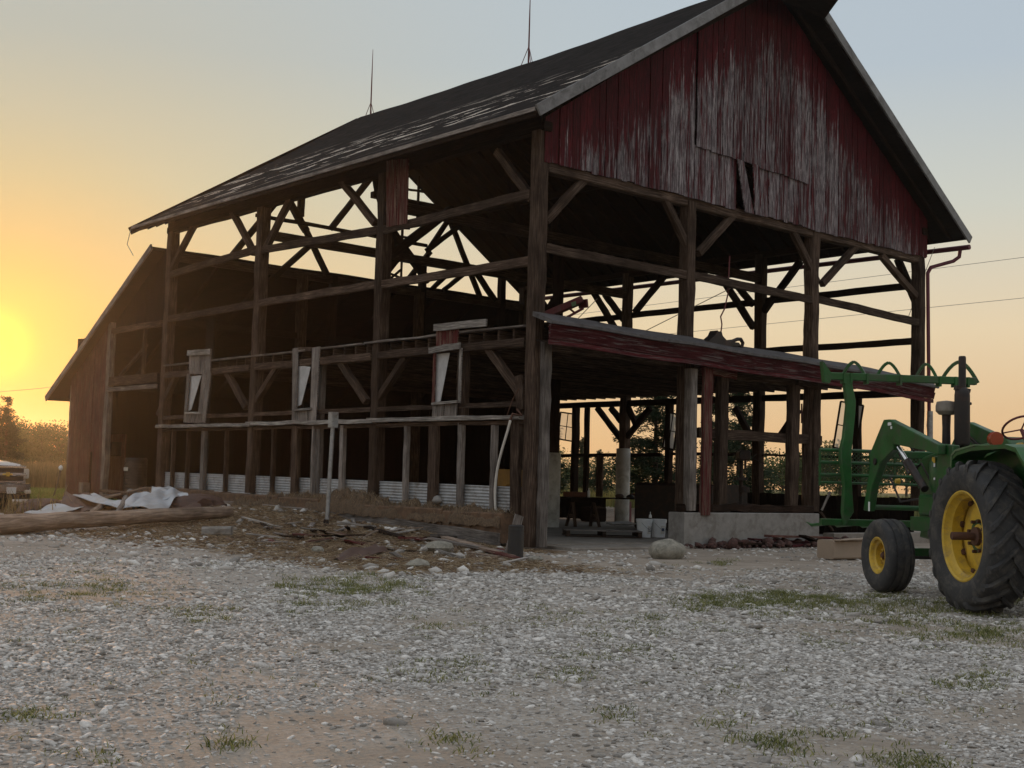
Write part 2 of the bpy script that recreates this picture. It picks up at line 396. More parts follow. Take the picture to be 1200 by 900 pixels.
def shingle_mat():
    t = NT('worn_asphalt_shingles'); c = t.coord('UV'); br = t.n('ShaderNodeTexBrick'); t.l(c, 0, br, 0)
    br.inputs['Scale'].default_value = 1; br.inputs['Brick Width'].default_value = .31; br.inputs['Row Height'].default_value = .14
    br.inputs['Mortar Size'].default_value = .012; br.inputs['Color1'].default_value = (.005, .004, .004, 1); br.inputs['Color2'].default_value = (.016, .013, .013, 1); br.inputs['Mortar'].default_value = (.012, .01, .01, 1)
    n = t.noise(c, 1.4, 6, .75, .3); nr = t.ramp(n, 0, [(.3, .5), (.7, 1.7)])
    col = t.mix(1.0, (br, 0), (nr, 0), 'MULTIPLY')
    st = t.n('ShaderNodeMapping'); st.inputs['Scale'].default_value = (.55, 2.6, 1); st.inputs['Location'].default_value = (3.3, 1.1, 0); t.l(c, 0, st, 0)
    p = t.noise(st, 1.0, 5, .62, .6); pr = t.ramp(p, 0, [(.56, 0), (.585, 1)], 'LINEAR')
    # bare deck shows where shingle rows blew off, only on the lower half of the slope
    sp = t.n('ShaderNodeSeparateXYZ'); t.l(c, 0, sp, 0); lo = t.n('ShaderNodeMapRange'); t.l(sp, 1, lo, 0)
    lo.inputs[1].default_value = .6; lo.inputs[2].default_value = 1.6; up = t.n('ShaderNodeMapRange'); t.l(sp, 1, up, 0); up.inputs[1].default_value = 5.2; up.inputs[2].default_value = 3.2
    k = t.math('MULTIPLY', t.math('MULTIPLY', (lo, 0), (up, 0)), (pr, 0))
    dk = t.noise(c, 12, 4, .6); dr = t.ramp(dk, 0, [(.35, (.22, .18, .15)), (.6, (.62, .56, .5))])
    col = t.mix((k[0], 0), col, (dr, 0))
    t.color(col); t.rough(1.0, 0, .05); b = t.bump(br, 'Fac', -.6, .015); b = t.bump(n, 0, .4, .05, b)
    return t.mat
M['shingles'] = shingle_mat()
# ================================================================== THE BARN
barn = thing('barn', 'tall open timber-frame barn with peeling red gable boards and worn shingle roof', 'barn')
W, L = 15.0, 17.4
def P1(name, p, q, w, h, mat='timber', jit=.012, n=8, **k):
    m = MB(); m.beam(p, q, w, h, jit, n, **k); return m.build(name, M[mat], barn)
XS = (0.0, 4.9, 9.8, 15.0); YS = (0.0, 5.8, 11.7, 17.4)
PZ = 8.15
# ---- main posts of the four bents
for yi, y in enumerate(YS):
    for xi, x in enumerate(XS):
        if xi in (1, 2) and yi in (1, 2): continue
        w = .30
        top = 8.85 if xi in (0, 3) else 8.1
        bot = .85
        if xi == 0 and yi == 0: bot = .02
        if xi == 1 and yi == 0: bot = .8
        if xi == 3 and yi == 2: bot = 2.62
        xx = x+(.14 if xi == 0 else -.14 if xi == 3 else 0); yy = y+(.14 if yi == 0 else -.14 if yi == 3 else 0)
        P1('post', (xx, yy, bot), (xx, yy, top), w, w, 'timber', .018, 14)
# free standing inner posts (on concrete columns below the loft)
def column(x, y, ztop, r=.27):
    m = MB(); m.lathe([(0, 0), (r*1.02, 0), (r, .04), (r, ztop-.03), (r*.94, ztop), (0, ztop)], 28, (x, y, 0), 'z')
    o = m.build('concrete_column', M['column_concrete'], barn, 40); return o
cA = on(646, 618, z=.05); column(cA.x, cA.y, 2.25, .235)
P1('post', (cA.x, cA.y, 2.25), (cA.x+.05, cA.y, 8.2), .26, .26, 'dark_timber', .015, 10)
cB = on(730.5, 530, x=14.6); column(cB.x, cB.y, 2.62, .25)
P1('post', (6.1, 17.25, 4.4), (6.1, 17.25, 8.2), .25, .25, 'dark_timber')
P1('post', (9.9, 17.25, 4.4), (9.9, 17.25, 9.4), .25, .25, 'dark_timber')
P1('post', (13.7, 17.25, 4.4), (13.7, 17.25, 9.2), .25, .25, 'dark_timber')
# ---- plates and tie beams
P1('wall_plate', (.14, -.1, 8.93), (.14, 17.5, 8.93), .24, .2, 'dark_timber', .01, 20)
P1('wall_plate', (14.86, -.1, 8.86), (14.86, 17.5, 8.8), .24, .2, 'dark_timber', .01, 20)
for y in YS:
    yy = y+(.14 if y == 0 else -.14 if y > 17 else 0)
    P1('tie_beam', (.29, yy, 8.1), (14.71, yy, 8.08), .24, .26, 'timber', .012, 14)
# ---- rails on the long open side (x = 0)
def rail(name, a, b, w=.1, h=.2, mat='timber', n=8, jit=.012): return P1(name, a, b, w, h, mat, jit, n)
for i in range(3):
    y0, y1 = YS[i]+.29, YS[i+1]-(.15 if i < 2 else .29)
    if i: y0 = YS[i]+.15
    rail('rail', (.05, y0, (7.5, 7.45, 7.68)[i]), (.05, y1, (7.42, 7.62, 7.5)[i]))
    rail('rail', (.05, y0, (6.05, 6.1, 6.12)[i]), (.05, y1, (6.08, 6.12, 6.1)[i]))
    rail('rail', (.05, y0, 4.32), (.05, y1, 4.33), .2, .19, 'timber')
    rail('rail', (.03, y0, 3.02), (.03, y1, 3.02), .05, .11)
    rail('sill_rail', (-.04, y0-(.3 if i else -.02), 2.73), (-.04, y1+.25, 2.76), .16, .1, 'white_wood', 12)
    rail('rail', (.03, y0, 2.63), (.03, y1, 2.64), .06, .09)
# ---- front rails (y = 0)
for i in range(3):
    x0, x1 = XS[i]+(.29 if i == 0 else .15), XS[i+1]-(.15 if i < 2 else .29)
    rail('rail', (x0, .06, 6.35), (x1, .06, (6.33, 6.3, 6.22)[i]), .1, .2)
    P1('rail', (x0, .14, 4.28), (x1, .14, 4.28), .2, .22)
P1('rail', F(818, 507, .1), F(962, 516, .1), .08, .24, 'timber')
P1('lintel', F(862, 441, -.05), F(926, 447, -.05), .1, .2, 'timber')
P1('lintel', F(934, 446, -.12), F(957, 452, -.12), .1, .22, 'timber')
P1('lintel', F(822, 433, -.05), F(862, 440, -.05), .1, .2, 'red_timber')
# ---- far long side (x = 15)
for i in range(3):
    y0, y1 = YS[i]+.25, YS[i+1]-.2
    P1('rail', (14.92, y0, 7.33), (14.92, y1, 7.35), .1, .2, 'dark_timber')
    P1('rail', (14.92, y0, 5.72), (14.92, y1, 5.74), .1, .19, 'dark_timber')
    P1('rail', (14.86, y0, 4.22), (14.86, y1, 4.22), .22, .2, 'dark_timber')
# ---- back bent rails
P1('rail', (.3, 17.3, 6.05), (14.7, 17.3, 6.05), .1, .2, 'dark_timber')
# ---- braces given by the spots measured on each wall plane
def brace(a, b, plane, val, w=.14, mat='timber', name='brace', ext=.0):
    kw = {plane: val}; p = on(*a, **kw); q = on(*b, **kw); d = (q-p).normalized()*ext
    P1(name, p-d, q+d, w, w*1.1, mat, .008, 5)
for a, b in [((200, 318), (229, 262)), ((270, 243), (298, 297)), ((311, 293), (344, 226)), ((399, 210), (440, 262)),
             ((583, 178), (625, 234)), ((265, 434), (289, 478)), ((327, 428), (294, 480)), ((398, 422), (430, 471)),
             ((476, 418), (440, 474)), ((571, 406), (611, 462)), ((207, 441), (186, 486))]:
    brace(a, b, 'x', .1, .16)
for a, b in [((639, 259), (693, 201)), ((773, 222), (809, 297)), ((818, 297), (863, 248)), ((927, 267), (957, 330)),
             ((963, 333), (1005, 286)), ((1032, 299), (1073, 347))]:
    brace(a, b, 'y', .12, .16)
for a, b in [((744, 366), (784, 317)), ((691, 335), (721, 385)), ((709, 345), (731, 375)), ((850, 332), (883, 384)),
             ((865, 336), (882, 357)), ((895, 365), (938, 306)), ((1052, 304), (1074, 355)), ((648, 372), (626, 340)), ((627, 388), (650, 350))]:
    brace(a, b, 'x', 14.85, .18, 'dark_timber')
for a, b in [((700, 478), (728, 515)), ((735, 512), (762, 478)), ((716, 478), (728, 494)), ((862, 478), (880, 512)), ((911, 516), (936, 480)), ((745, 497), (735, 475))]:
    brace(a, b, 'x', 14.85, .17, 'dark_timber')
# gable end truss members at the back bent and the third bent
for a, b, w in [((271, 301), (334, 224), .17), ((333, 226), (359, 271), .2), ((358, 269), (383, 322), .17), ((354, 218), (352, 254), .2),
                ((313, 332), (364, 287), .17), ((388, 268), (436, 206), .18), ((520, 340), (555, 312), .14),
                ((527, 258), (562, 347), .16), ((557, 318), (580, 352), .18), ((478, 328), (504, 295), .16), ((455, 262), (493, 318), .18), ((505, 340), (534, 312), .14)]:
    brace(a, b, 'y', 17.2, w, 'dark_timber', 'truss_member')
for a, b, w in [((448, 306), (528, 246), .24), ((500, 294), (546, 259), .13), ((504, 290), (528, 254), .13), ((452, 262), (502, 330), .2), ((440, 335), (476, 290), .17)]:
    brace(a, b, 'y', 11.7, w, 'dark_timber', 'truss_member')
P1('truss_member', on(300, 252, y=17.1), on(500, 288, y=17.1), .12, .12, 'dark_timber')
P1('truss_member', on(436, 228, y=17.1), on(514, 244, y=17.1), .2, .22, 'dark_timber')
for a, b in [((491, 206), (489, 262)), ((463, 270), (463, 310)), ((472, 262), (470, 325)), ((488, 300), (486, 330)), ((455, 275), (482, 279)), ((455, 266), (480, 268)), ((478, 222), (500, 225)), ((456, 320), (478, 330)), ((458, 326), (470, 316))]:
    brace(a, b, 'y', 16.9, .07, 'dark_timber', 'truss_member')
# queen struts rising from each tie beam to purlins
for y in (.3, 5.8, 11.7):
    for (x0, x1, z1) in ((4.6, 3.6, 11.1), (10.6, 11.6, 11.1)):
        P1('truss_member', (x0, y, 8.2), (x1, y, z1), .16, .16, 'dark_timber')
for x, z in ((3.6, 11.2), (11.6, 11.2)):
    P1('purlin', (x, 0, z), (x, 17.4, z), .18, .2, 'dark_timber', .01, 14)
# ---- loft: joists and floor boards
m = MB()
for k in range(35):
    y = .25+k*.5
    if y > 17.2: break
    P1('joist', (.06, y, 4.53), (14.9, y, 4.5), .06, .2, 'timber', .004, 10)
m = MB()
for k in range(60):
    x0 = .1+k*.246; dz = random.uniform(-.004, .004)
    m.box((x0+.12, 8.7, 4.655+dz), (.24, 17.2, .035))
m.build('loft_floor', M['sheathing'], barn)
P1('floor_edge', (-.03, .3, 4.67), (-.03, 6.2, 4.66), .1, .045, 'grey_wood')
P1('floor_edge', (-.03, 6.3, 4.65), (-.03, 17.1, 4.64), .1, .035, 'grey_wood')
# ---- studs under the sill rail
for px, yb, w, mt in [(201, 583, .09, 'timber'), (218, 588, .09, 'timber'), (237, 583, .2, 'grey_wood'), (264, 572, .1, 'timber'), (319, 573, .09, 'timber'), (345, 582, .26, 'timber'),
                  (366, 586, .08, 'grey_wood'), (400, 583, .16, 'grey_wood'), (475, 588, .12, 'grey_wood'), (507, 592, .3, 'timber'),
                  (539, 593, .16, 'grey_wood'), (578, 594, .14, 'grey_wood'), (604, 590, .26, 'timber')]:
    b = S(px, yb, .06); P1('stud', (.06, b.y, max(.45, b.z-.25)), (.06, b.y+.03, 2.66), w, .12, mt, .006, 6, up=(1, 0, 0))
P1('stud', (.08, S(541, 400).y, 2.8), (.08, S(541, 400).y, 4.25), .32, .14, 'timber', up=(1, 0, 0))
P1('stud', (.16, S(372, 400).y, .6), (.16, S(372, 400).y, 4.25), .28, .14, 'grey_wood', up=(1, 0, 0))
P1('stud', (.3, S(232, 480).y, .6), (.3, S(232, 480).y, 6.0), .5, .06, 'sheathing', up=(1, 0, 0))
# corrugated strip behind the studs
m = MB(); y = .4
V = []; n = 22; ys = np.linspace(.35, 17.1, 40)
for yy in ys:
    for k in range(n+1):
        V.append((.17+.012*math.sin(k*math.pi), yy, 0))
V = []; rows = 44
for yy in ys:
    for k in range(rows+1): V.append((.16+.014*math.sin(k*math.pi/2), yy+random.uniform(-.003, .003), (.5+.76*k/rows+.006*yy)))
m.v = V
for a in range(len(ys)-1):
    for k in range(rows): m.face([a*(rows+1)+k, (a+1)*(rows+1)+k, (a+1)*(rows+1)+k+1, a*(rows+1)+k+1])
m.build('corrugated_panel', M['strip_metal'], barn, 80)
# ---- three window bays left standing on the long side
def side_panel(x, quad, mat, name='window_frame', th=.03, parent=None, n=4):
    """vertical planks filling a measured quad on plane x"""
    m = MB(); (a, b, c, d) = [S(*q, x) for q in quad]    # a top-left, b top-right, c bottom-right, d bottom-left
    for k in range(n):
        p0 = a.lerp(b, k/n+.01); p1 = a.lerp(b, (k+1)/n-.01); q0 = d.lerp(c, k/n+.01); q1 = d.lerp(c, (k+1)/n-.01)
        j = random.uniform(-.01, .01); base = len(m.v)
        for dx in (0, th):
            for p in (p0, p1, q1, q0): m.v.append((p.x+dx+j, p.y, p.z+random.uniform(-.012, .012)))
        u = random.random()*9; w = (p1-p0).length; hh = (p0-q0).length
        uv = [(u, 0), (u, w), (u+hh, w), (u+hh, 0)]
        m.face([base, base+1, base+2, base+3], uv); m.face([base+7, base+6, base+5, base+4], uv)
        for i in range(4): j2 = (i+1) % 4; m.face([base+i, base+4+i, base+4+j2, base+j2])
    o = m.build(name, M[mat], parent or barn); return o
def win(frame_quads, sheet, sill, top=None):
    root = None
    for k, (q, mt, n) in enumerate(frame_quads):
        o = side_panel(-.09, q, mt, 'window' if root is None else 'frame_board', .03, root, n)
        if root is None: root = o
    m = MB(); pts = [S(*q, -.03) for q in sheet]; n = len(pts); base = 0
    for dx in (0, .012):
        for p in pts: m.v.append((p.x+dx, p.y, p.z))
    m.face(list(range(n))); m.face([n+i for i in range(n-1, -1, -1)])
    for i in range(n): m.face([i, (i+1) % n, n+(i+1) % n, n+i])
    m.build('torn_sheet', M['cloth'], root)
    a, b = S(*sill[0], -.12), S(*sill[1], -.12); m = MB(); m.beam(a, b, .09, .06, .004, 3); m.build('sill', M['white_wood'], root)
    if top:
        a, b = S(*top[0], -.14), S(*top[1], -.14); m = MB(); m.beam(a, b, .05, .16, .008, 4); m.build('head_board', M['white_wood'], root)
win([([(221, 415), (247, 413), (246, 438), (221, 438)], 'grey_wood', 4), ([(219, 438), (222.5, 438), (218, 495), (215, 495)], 'grey_wood', 1),
     ([(237, 438), (247, 437), (240, 495), (231, 495)], 'grey_wood', 2), ([(219, 484), (234, 485), (233, 495.5), (217, 495)], 'grey_wood', 3)],
    [(222, 440), (236, 440), (224, 480), (220, 482)], [(218, 484), (236, 484)], [(220, 414), (247, 412)])
win([([(343, 408), (349.5, 408), (347, 495), (342, 495)], 'grey_wood', 1), ([(366, 407), (375, 406), (370, 494), (363, 494)], 'grey_wood', 1),
     ([(349.5, 407), (366, 406.5), (366, 411), (349.5, 411)], 'timber', 2), ([(343, 482), (366, 480), (366, 494), (343, 495)], 'grey_wood', 4)],
    [(350, 428), (364, 430), (353, 474), (347, 477)], [(345, 481), (365, 479)])
win([([(511, 385), (538, 381), (536, 404), (511, 406)], 'red_timber', 4), ([(508, 411), (511, 411), (509, 474), (506, 474)], 'red_timber', 1),
     ([(538, 408), (541, 408), (539, 472), (536.5, 472)], 'white_wood', 1), ([(507, 474), (535, 472), (534, 491), (506, 492)], 'grey_wood', 4)],
    [(511, 413), (527, 413), (516, 470), (510, 472)], [(507, 473.5), (537, 470.5)], [(509, 384), (570, 378)])
a, b = S(503, 411, -.16), S(539, 405, -.16); P1('head_board', a, b, .05, .14, 'white_wood')
# red boards still hanging at the top of the second post
side_panel(-.03, [(452, 188), (479, 186), (477, 262), (452, 266)], 'red_timber', 'hanging_boards', .03, None, 4)
# ---- corner: pale plank nailed to the post, cut plank beside the lower opening
P1('corner_plank', (.27, -.08, .03), (.26, -.08, 4.35), .22, .13, 'grey_wood', .012, 14, up=(0, 1, 0))
P1('corner_plank', S(610, 480, -.02), S(608, 440, -.02), .05, .22, 'timber', up=(0, 1, 0))
# ---- lower front posts
P1('post', (4.75, -.2, .82), (4.72, -.2, 4.1), .24, .22, 'grey_wood', .008, 8)
P1('post', (5.12, -.34, .72), (5.14, -.34, 4.15), .3, .1, 'red_timber', .008, 8, up=(0, 1, 0))
for px, w, mt in [(844, .3, 'timber'), (928, .34, 'timber'), (954, .28, 'timber')]:
    b = F(px, 596, .0); P1('post', (b.x, .02, .82), (b.x+.03, .02, 4.2), w, .2, mt, .01, 8, up=(0, 1, 0))
b = F(832, 560, .2); P1('post', (b.x, .35, .82), (b.x, .35, 4.2), .16, .16, 'timber')
# ---- concrete footing wall under the front bay
m = MB(); a = F(802, 603, -.34).x; c = F(960, 604, -.34).x
m.box(((a+c)/2, -.1, .36), (c-a, .48, .84), bev=.02); m.build('footing_wall', M['concrete'], barn)
P1('footing_sill', (a+.2, -.05, .88), (c, -.05, .87), .3, .19, 'dark_timber', .03, 16)
m = MB(); m.box((10.9, -.3, .16), (1.9, .5, .36), bev=.02)
# low wall on the long side, earthy blocks, and a base plank
m = MB()
for k in range(17):
    y = .5+k*1.0; m.box((-.2+random.uniform(-.025, .025), y+.48, .4+.012*k), (.34, .985, .6+random.uniform(-.05, .05)), bev=.03)
m.build('foundation_wall', M['adobe'], barn)
P1('base_plank', (-.38, .5, .17), (-.38, 7.6, .47), .06, .26, 'grey_wood', .01, 14)
P1('base_plank', (-.42, 7.7, .47), (-.42, 13.4, .55), .08, .16, 'grey_wood', .01, 10)
# ---- lower far wall (x=15): posts, low planked wall, rails, hanging sashes
for y, w in ((14.2, .26), (16.3, .26), (9.6, .24), (2.15, .24), (13.6, .12)):
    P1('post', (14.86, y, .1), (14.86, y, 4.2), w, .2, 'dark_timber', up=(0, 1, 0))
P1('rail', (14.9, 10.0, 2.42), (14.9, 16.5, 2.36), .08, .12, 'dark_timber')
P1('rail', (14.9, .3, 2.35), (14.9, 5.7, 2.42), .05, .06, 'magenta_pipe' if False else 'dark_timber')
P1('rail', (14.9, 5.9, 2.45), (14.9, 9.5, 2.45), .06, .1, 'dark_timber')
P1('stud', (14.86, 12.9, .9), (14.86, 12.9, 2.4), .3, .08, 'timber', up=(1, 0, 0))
m = MB()
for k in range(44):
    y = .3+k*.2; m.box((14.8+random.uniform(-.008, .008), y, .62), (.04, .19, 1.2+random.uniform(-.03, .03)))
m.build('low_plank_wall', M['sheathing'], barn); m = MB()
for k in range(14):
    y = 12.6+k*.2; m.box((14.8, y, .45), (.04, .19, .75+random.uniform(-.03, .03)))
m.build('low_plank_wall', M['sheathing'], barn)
def sash(y, z, tilt, w=.62, h=1.15):
    """old window sash hanging askew in the far wall: frame, crossing bars, dusty pane"""
    root = MB(); c = Vector((14.78, y, z)); rot = Matrix.Rotation(tilt, 3, 'X')
    def q(a, b): return c+rot @ Vector((0, a, b))
    for (a, b) in (((-w/2, -h/2), (-w/2, h/2)), ((w/2, -h/2), (w/2, h/2)), ((-w/2, h/2), (w/2, h/2)), ((-w/2, -h/2), (w/2, -h/2))): root.beam(q(*a), q(*b), .045, .05)
    o = root.build('window', M['dark_timber'], barn)
    m = MB(); m.beam(q(0, -h/2), q(0, h/2), .02, .03); m.beam(q(-w/2, 0), q(w/2, 0), .02, .03); m.build('glazing_bar', M['dark_timber'], o)
    m = MB(); m.v = [tuple(q(-w/2, -h/2)+Vector((.01, 0, 0))), tuple(q(w/2, -h/2)+Vector((.01, 0, 0))), tuple(q(w/2, h/2)+Vector((.01, 0, 0))), tuple(q(-w/2, h/2)+Vector((.01, 0, 0)))]
    m.face([0, 1, 2, 3]); m.build('pane', M['pane'], o)
tp = NT('thin_dusty_pane'); tr = tp.n('ShaderNodeBsdfTransparent'); mx = tp.n('ShaderNodeMixShader'); mx.inputs[0].default_value = .45
tl = tp.n('ShaderNodeBsdfTranslucent'); tl.inputs[0].default_value = (.7, .66, .6, 1); tp.l(tr, 0, mx, 1); tp.l(tl, 0, mx, 2); tp.l(mx, 0, tp.out, 0); M['pane'] = tp.mat
for px, py, ti, w, h in [(664, 500, .12, .8, 1.0), (786, 505, .16, .5, 1.2), (994, 500, .18, .8, 1.4)]:
    p = on(px, py, x=14.78); sash(p.y, p.z, ti, w, h)
# ---- pent roof over the lower front: sloping cap, red fascia, drip boards
m = MB(); fr = lambda u, v, d: (d, u, v)
def pent(name, prof, x0, x1, mat, nseg=24):
    m = MB(); n = len(prof); rings = []
    for k in range(nseg+1):
        x = x0+(x1-x0)*k/nseg; sag = -.0165*x+.012*math.sin(x*1.7)-(.05*max(0, x-11) if name != 'x' else 0)*.5
        for (u, v) in prof: m.v.append((x, u, v+sag+random.uniform(-.004, .004)))
    for k in range(nseg):
        for i in range(n):
            j = (i+1) % n; m.face([k*n+i, k*n+j, (k+1)*n+j, (k+1)*n+i], [(k*.6, i*.13), (k*.6, i*.13+.13), (k*.6+.6, i*.13+.13), (k*.6+.6, i*.13)])
    m.face(list(range(n))); m.face([nseg*n+i for i in range(n-1, -1, -1)])
    return m.build(name, M[mat], barn)
pent('pent_roof', [(-.08, 4.93), (-.66, 4.72), (-.70, 4.70), (-.70, 4.64), (-.66, 4.63), (-.08, 4.83)], -.15, 14.6, 'dark_metal')
pent('pent_fascia', [(-.60, 4.62), (-.63, 4.62), (-.63, 4.30), (-.60, 4.30)], -.12, 14.5, 'red_boards')  if False else None
M['red_boards'] = wood('red_lap_boards', (.03, .007, .009), (.075, .014, .018), (.12, .04, .042), (.12, .1, .1), redamt=.42)
pent('pent_fascia', [(-.60, 4.64), (-.64, 4.64), (-.60, 4.50), (-.64, 4.50), (-.60, 4.36), (-.60, 4.33), (-.56, 4.33), (-.56, 4.64)], -.12, 14.5, 'red_boards')
pent('pent_drip_board', [(-.53, 4.32), (-.58, 4.32), (-.58, 4.22), (-.53, 4.22)], -.1, 14.5, 'red_boards')
pent('pent_soffit', [(-.1, 4.36), (-.52, 4.30), (-.52, 4.26), (-.1, 4.32)], -.05, 14.5, 'dark_timber')
# ---- gable: boards, door sheet and the two loose boards
rk = lambda x, y=0: min(9.05+(x+.0)*.672, 9.05+.672*7.6-(x-7.6)*.665)    # underside of the rakes
def gable_boards(name, xs, zb, zt, y, th=.028, skip=None):
    m = MB(); x = xs[0]
    while x < xs[1]:
        w = random.uniform(.17, .24); x1 = min(x+w-random.uniform(.006, .016), xs[1]); 
        if not (skip and skip(x, x1)):
            b = zb((x+x1)/2)+random.uniform(-.03, .02); t0, t1 = zt(x), zt(x1); j = random.uniform(-.012, .012)
            if t0 > b+.1:
                base = len(m.v)
                for dy in (0, th):
                    for (xx, z) in ((x, b), (x1, b), (x1, t1), (x, t0)): m.v.append((xx, y+dy+j, z))
                m.face([base, base+1, base+2, base+3]); m.face([base+7, base+6, base+5, base+4])
                for i in range(4): k = (i+1) % 4; m.face([base+i, base+4+i, base+4+k, base+k])
        x += w
    return m.build(name, M['peel'], barn)
doorx = (4.9, 9.3)
seam = lambda x: 9.45-.03*(x-4.9)
gable_boards('gable_boards', (.12, doorx[0]), lambda x: 8.18, rk, -.04)
gable_boards('gable_boards', (doorx[1], 15.05), lambda x: 8.12, rk, -.04)
gable_boards('gable_boards', (doorx[0], 6.45), lambda x: 8.16, seam, -.04); gable_boards('gable_boards', (7.35, doorx[1]), lambda x: 8.16, seam, -.04)
gable_boards('gable_door', doorx, lambda x: seam(x)-.03, rk, -.09)
for (x0, x1, lean) in ((6.38, 6.62, .32), (6.98, 7.2, .1)):
    m = MB(); base = 0
    for dy in (0, .03):
        for (xx, z) in ((x0+lean, 8.12), (x1+lean+.1, 8.12), (x1, 9.36), (x0, 9.38)): m.v.append((xx, -.1-dy, z))
    m.face([0, 1, 2, 3]); m.face([7, 6, 5, 4])
    for i in range(4): k = (i+1) % 4; m.face([i, 4+i, 4+k, k])
    m.build('loose_board', M['peel'], barn)
P1('gable_rail', (.2, .08, 9.45), (14.0, .08, 9.4), .08, .14, 'dark_timber')
# ---- roof slopes: shingled deck with sag, rafters, rake trim
def slope(name, ex, ez, rx, rz, side, y0=-.72, y1=18.4):
    nu, nv = 60, 18; V = []; UV = []; Lr = math.hypot(rx-ex, rz-ez)
    def pt(i, j, off):
        y = y0+(y1-y0)*i/nu; t = j/nv; sag = -.05*math.sin(math.pi*t)*1.2-.10*math.sin(math.pi*i/nu)*t+(.012*math.sin(y*.8+t*5)+.006*math.sin(y*2.7))*t
        ee = .03*(i/nu)*(1-t)
        wob = 0
        nx, nz = -(rz-ez)/Lr, (rx-ex)/Lr
        if nz < 0: nx, nz = -nx, -nz
        return (ex+(rx-ex)*t+nx*off, y, ez+(rz-ez)*t+sag+ee+wob+nz*off)
    m = MB()
    for off in (0, -.1):
        for i in range(nu+1):
            for j in range(nv+1): m.v.append(pt(i, j, off))
    st = nv+1; N = (nu+1)*st; dy = (y1-y0)/nu; dt = Lr/nv
    m.mi = 0
    for i in range(nu):
        for j in range(nv): m.face([i*st+j, (i+1)*st+j, (i+1)*st+j+1, i*st+j+1], [(i*dy, j*dt), ((i+1)*dy, j*dt), ((i+1)*dy, (j+1)*dt), (i*dy, (j+1)*dt)])
    m.mi = 1
    for i in range(nu):
        for j in range(nv): m.face([N+i*st+j+1, N+(i+1)*st+j+1, N+(i+1)*st+j, N+i*st+j])
    for i in range(nu):
        for j in (0, nv): m.face([i*st+j, (i+1)*st+j, N+(i+1)*st+j, N+i*st+j])
    for j in range(nv):
        for i in (0, nu): m.face([i*st+j, i*st+j+1, N+i*st+j+1, N+i*st+j])
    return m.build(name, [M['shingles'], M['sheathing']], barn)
RX, RZ = 7.72, 14.36
slope('roof', -.72, 9.02, RX, RZ, 0); slope('roof', 16.05, 8.78, RX+.004, RZ, 1)
def rake(y, ex, ez, col, th=.05, h=.24, y2=None):
    d = Vector((RX-ex, 0, RZ-ez)).normalized()
    return P1('rake_trim', Vector((ex, y, ez-(.02 if y < 0 else .12)))-d*.04, (RX-(.06 if ex < RX else -.06), y, RZ-(.02 if y < 0 else .16)), th, h, col, .002, 10)
rake(-.78, -.74, 8.98, 'metal_trim'); rake(-.78, 16.08, 8.74, 'metal_trim')
rake(18.44, -.74, 9.06, 'dark_timber'); rake(18.44, 16.08, 8.8, 'dark_timber')
# eave board and gutter on the near long side
P1('eave_board', (-.72, -.7, 8.94), (-.72, 18.38, 8.97), .05, .2, 'dark_timber', .002, 12)
P1('eave_trim', (-.775, -.7, 8.985), (-.775, 18.3, 9.01), .035, .09, 'grey_wood', .002, 12)
P1('frieze_board', (.02, -.02, 9.16), (.02, 17.4, 9.16), .03, .46, 'dark_timber', .003, 12)
for k in range(31):
    y = -.3+k*.6
    P1('rafter', (-.55, y, 8.98), (RX-.05, y, RZ-.33), .07, .16, 'dark_timber', 0, 2)
    P1('rafter', (15.85, y, 8.76), (RX+.05, y, RZ-.33), .07, .16, 'dark_timber', 0, 2)
# hay hood: the roof carried forward at the peak with its dark boxed underside
m = MB(); yb, yf = -.76, -2.3
hx = 1.25
prof = [(RX-hx, RZ-hx*.665-.02), (RX, RZ+.04), (RX+hx, RZ-hx*.665-.02), (RX+hx, RZ-hx*.665-.14), (RX-hx, RZ-hx*.665-.14)]
tip = [(RX-.45, RZ-.32), (RX, RZ+.03), (RX+.45, RZ-.32), (RX+.45, RZ-.42), (RX-.45, RZ-.42)]
for (y, pr) in ((yb, prof), (yf, tip)):
    for (x, z) in pr: m.v.append((x, y, z))
for i in range(5): j = (i+1) % 5; m.face([i, j, 5+j, 5+i])
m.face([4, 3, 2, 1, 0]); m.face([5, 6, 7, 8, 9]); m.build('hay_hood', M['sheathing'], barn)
# ---- gutter and downspout on the far eave
m = MB(); gp = []
m.tube([(16.12, -.75, 8.5), (16.12, 6, 8.56), (16.1, 18.3, 8.62)], .075, 10); gut = m.build('gutter', M['magenta_pipe'], barn, 40)
m = MB(); pts = [(16.12, -.45, 8.46), (16.12, -.42, 8.25), (16.0, -.3, 8.12), (15.3, .0, 7.88), (15.18, .03, 7.7), (15.24, .0, 3.2), (15.25, 0, .9)]
m.tube(pts, .055, 10); m.build('downspout', M['magenta_pipe'], barn, 40)
m = MB(); m.tube([(15.12, -.1, .4), (15.1, -.1, 3.7)], .09, 10); m.build('pipe_sleeve', M['galv'], barn, 40)
m = MB(); m.tube([(-.8, 18.3, 9.0), (-.82, 18.5, 8.5), (-.78, 18.1, 8.1)], .012, 5); m.build('loose_wire', M['wire'], barn)
m = MB(); m.tube([(16.0, 0.3, 8.6), (15.8, .6, 7.6), (15.5, .9, 6.4)], .01, 5); m.build('loose_wire', M['wire'], barn)
# ---- lightning rods
for y in (17.75, 9.25):
    m = MB(); m.tube([(RX, y, RZ-.1), (RX, y, RZ+1.2), (RX, y, RZ+2.35)], [.028, .022, .008], 6)
    for a in (0, 2.1, 4.2): m.tube([(RX+.22*math.cos(a), y+.25*math.sin(a), RZ-.12-.1*abs(math.cos(a))), (RX, y, RZ+.42)], .012, 5)
    m.build('lightning_rod', M['red_steel'], barn)
